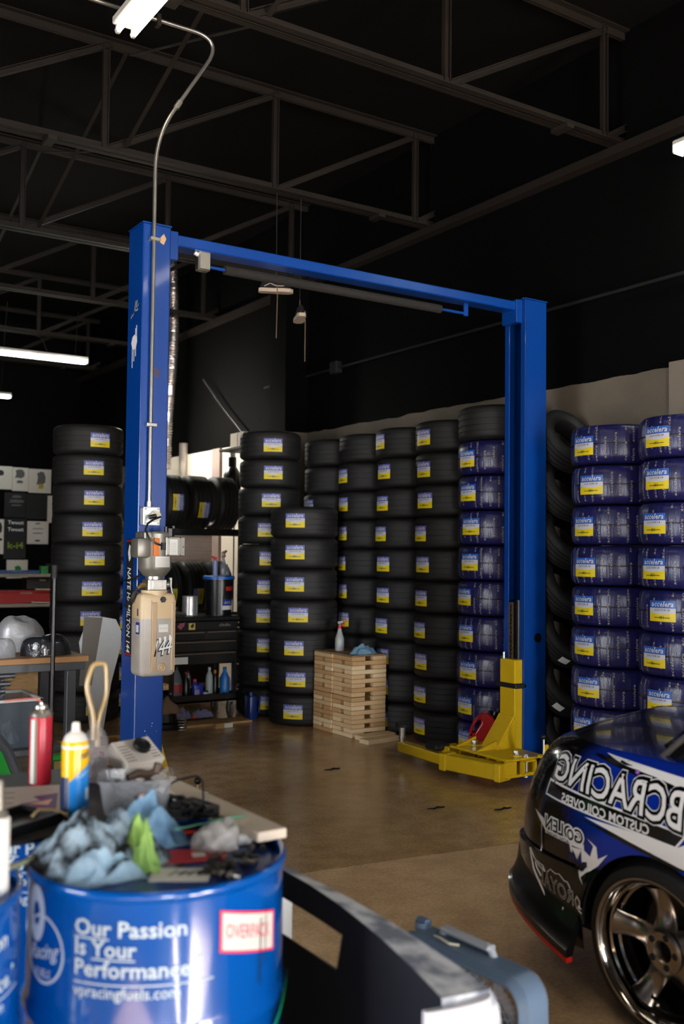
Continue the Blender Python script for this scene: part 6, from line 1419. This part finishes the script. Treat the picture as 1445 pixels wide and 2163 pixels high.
# outlined lettering and signature low on the rear quarter
ob_ = []
ROY = lambda x, y: (.345+x, .352+x*.14+y)
flat_decal('sponsor_outline_lettering', [CG_, M('car_vinyl_dark', (44, 38, 34), .3, coat=.6)], [(0, .0020, ptext('ROYAL', ROY, .074, .02, 0, width=.20)), (1, .0026, ptext('ROYAL', ROY, .074, -.012, 0, width=.196)), (0, .0018, poly([(.318, .35), (.335, .345), (.342, .375), (.33, .395), (.316, .38)])), (1, .0024, poly([(.322, .355), (.333, .351), (.338, .374), (.33, .388), (.32, .376)]))], body, .025)
sg = MB(); fnl = dec(.004)
def sline(pts, r=.0022): sg.tube([fnl(*p) for p in pts], r, n=6)
def dense(pts, k=5):
    out = []
    for (a, b), (c, d) in zip(pts, pts[1:]): out += [(a+(c-a)*q/k, b+(d-b)*q/k) for q in range(k)]
    return out+[pts[-1]]
sline(dense([(.612, .485), (.585, .415), (.555, .385), (.50, .33), (.478, .29), (.468, .312), (.452, .315), (.42, .262), (.392, .243), (.41, .30), (.405, .33)]), .0036)
sline(dense([(.612, .485), (.58, .458), (.54, .437), (.505, .43), (.52, .446), (.56, .452), (.572, .444), (.56, .425), (.53, .405)]), .0026)
sline(dense([(.49, .43), (.47, .448), (.44, .44), (.42, .445), (.39, .428), (.375, .43), (.36, .41)]), .0016); sline(dense([(.325, .36), (.31, .352)]), .002); sline(dense([(.325, .345), (.31, .337)]), .002)
sg.build('signature_line', CG_, body, fix=False)
gl = MB()
for pts in ([(.54, .60), (.54, .49)], ): gl.tube([fnl(*p) for p in dense(pts)], .0016, n=5)
gl.build('panel_gap', CB_, body)
ms = MB(); ms.tube([(side_x(q, .490)-.002, q, .490) for q in [.30+.02*k for k in range(24)]], .004, n=6); ms.build('bumper_seam', CB_, body)

# wheels
CHR = M('wheel_chrome', (176, 172, 166), .10, 1.0, var=.05); CHD = M('wheel_dark_chrome', (176, 166, 156), .26, 1.0, var=.08)
TRB = M('car_tire_rubber', (20, 20, 21), .55, var=.2, bump=.1)
def wheel(par, c, side, camber):
    """Axis along local z, outer face at +z."""
    X = Matrix.Translation(c) @ Euler((0, camber*side, 0)).to_matrix().to_4x4() @ (Matrix.Rotation(-PI/2, 4, 'Y') if side < 0 else Matrix.Rotation(PI/2, 4, 'Y'))
    w = bpy.data.objects.new('wheel', None); 
    r, R = .240, .298
    prof = [(r-.012, .012), (r, .012), (r+.012, .010), (r+.035, .004), (R-.015, -.012), (R-.002, -.035), (R, -.06)]
    for gz in (-.085, -.12, -.155, -.19): prof += [(R, gz+.006), (R-.007, gz+.004), (R-.007, gz-.004), (R, gz-.006)]
    prof += [(R-.002, -.215), (R-.015, -.238), (r+.02, -.25), (r-.01, -.24)]
    tt = MB().lathe(prof, 80, X=X).build('wheel_tire', TRB, par, smooth=.6)
    rim = MB().lathe([(r-.004, .004), (r+.004, .012), (r+.003, .017), (r-.004, .016), (r-.012, .006), (r-.017, -.004), (r-.019, -.028), (r-.026, -.034), (r-.028, -.060), (r-.036, -.066), (r-.037, -.10), (r-.03, -.22), (r-.01, -.24)], 96, X=X).build('wheel_rim', CHR, tt, smooth=.5)
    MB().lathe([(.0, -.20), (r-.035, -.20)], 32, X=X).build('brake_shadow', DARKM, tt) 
    MB().lathe([(.05, -.15), (.165, -.15), (.165, -.165), (.05, -.165)], 40, X=X).build('brake_disc', M('brake_iron', (70, 60, 52), .5, .6), tt)
    for k in range(5):
        a0 = math.radians(90+72*k-10); sp = MB()
        def f(u, v, a0=a0):
            rr_ = .045+(r-.036-.045)*u
            wd = .030+.014*(1-u)**2*2+.016*u**3
            zc = -.052+.012*u-.03*math.sin(PI*u)
            t_ = -PI+2*PI*v; dx = wd*math.cos(t_); dz = .020*math.sin(t_)*(1 if math.sin(t_) > 0 else .9)
            if math.sin(t_) > 0: dz *= (1-.25*math.cos(t_)**2)
            return X @ Vector((rr_*math.cos(a0)-dx*math.sin(a0), rr_*math.sin(a0)+dx*math.cos(a0), zc+dz))
        sp.grid(f, 14, 16); sp.build('spoke', CHD, rim, smooth=.9)
    MB().lathe([(.028, -.10), (.030, -.045), (.036, -.032), (.062, -.030), (.072, -.036), (.076, -.06), (.07, -.09)], 48, X=X).build('hub', CHD, rim, smooth=.5)
    MB().lathe([(0, -.075), (.029, -.075)], 24, X=X).build('center_bore', DARKM, rim)
    for k in range(5):
        a = math.radians(126+72*k); MB().cyl(X @ Vector((.051*math.cos(a), .051*math.sin(a), -.05)), X @ Vector((.051*math.cos(a), .051*math.sin(a), -.0295)), .0115, n=14).build('lug_hole', DARKM, rim)
    MB().cyl(X @ Vector((-.185, .05, -.06)), X @ Vector((-.165, .05, -.035)), .006, n=8).build('valve_stem', CHR, rim)
    return tt
for yy in (0.0, -2.55):
    wheel(CAR, (-.855, yy, .298), -1, math.radians(2.5)); wheel(CAR, (.855, yy, .298), 1, math.radians(2.5))
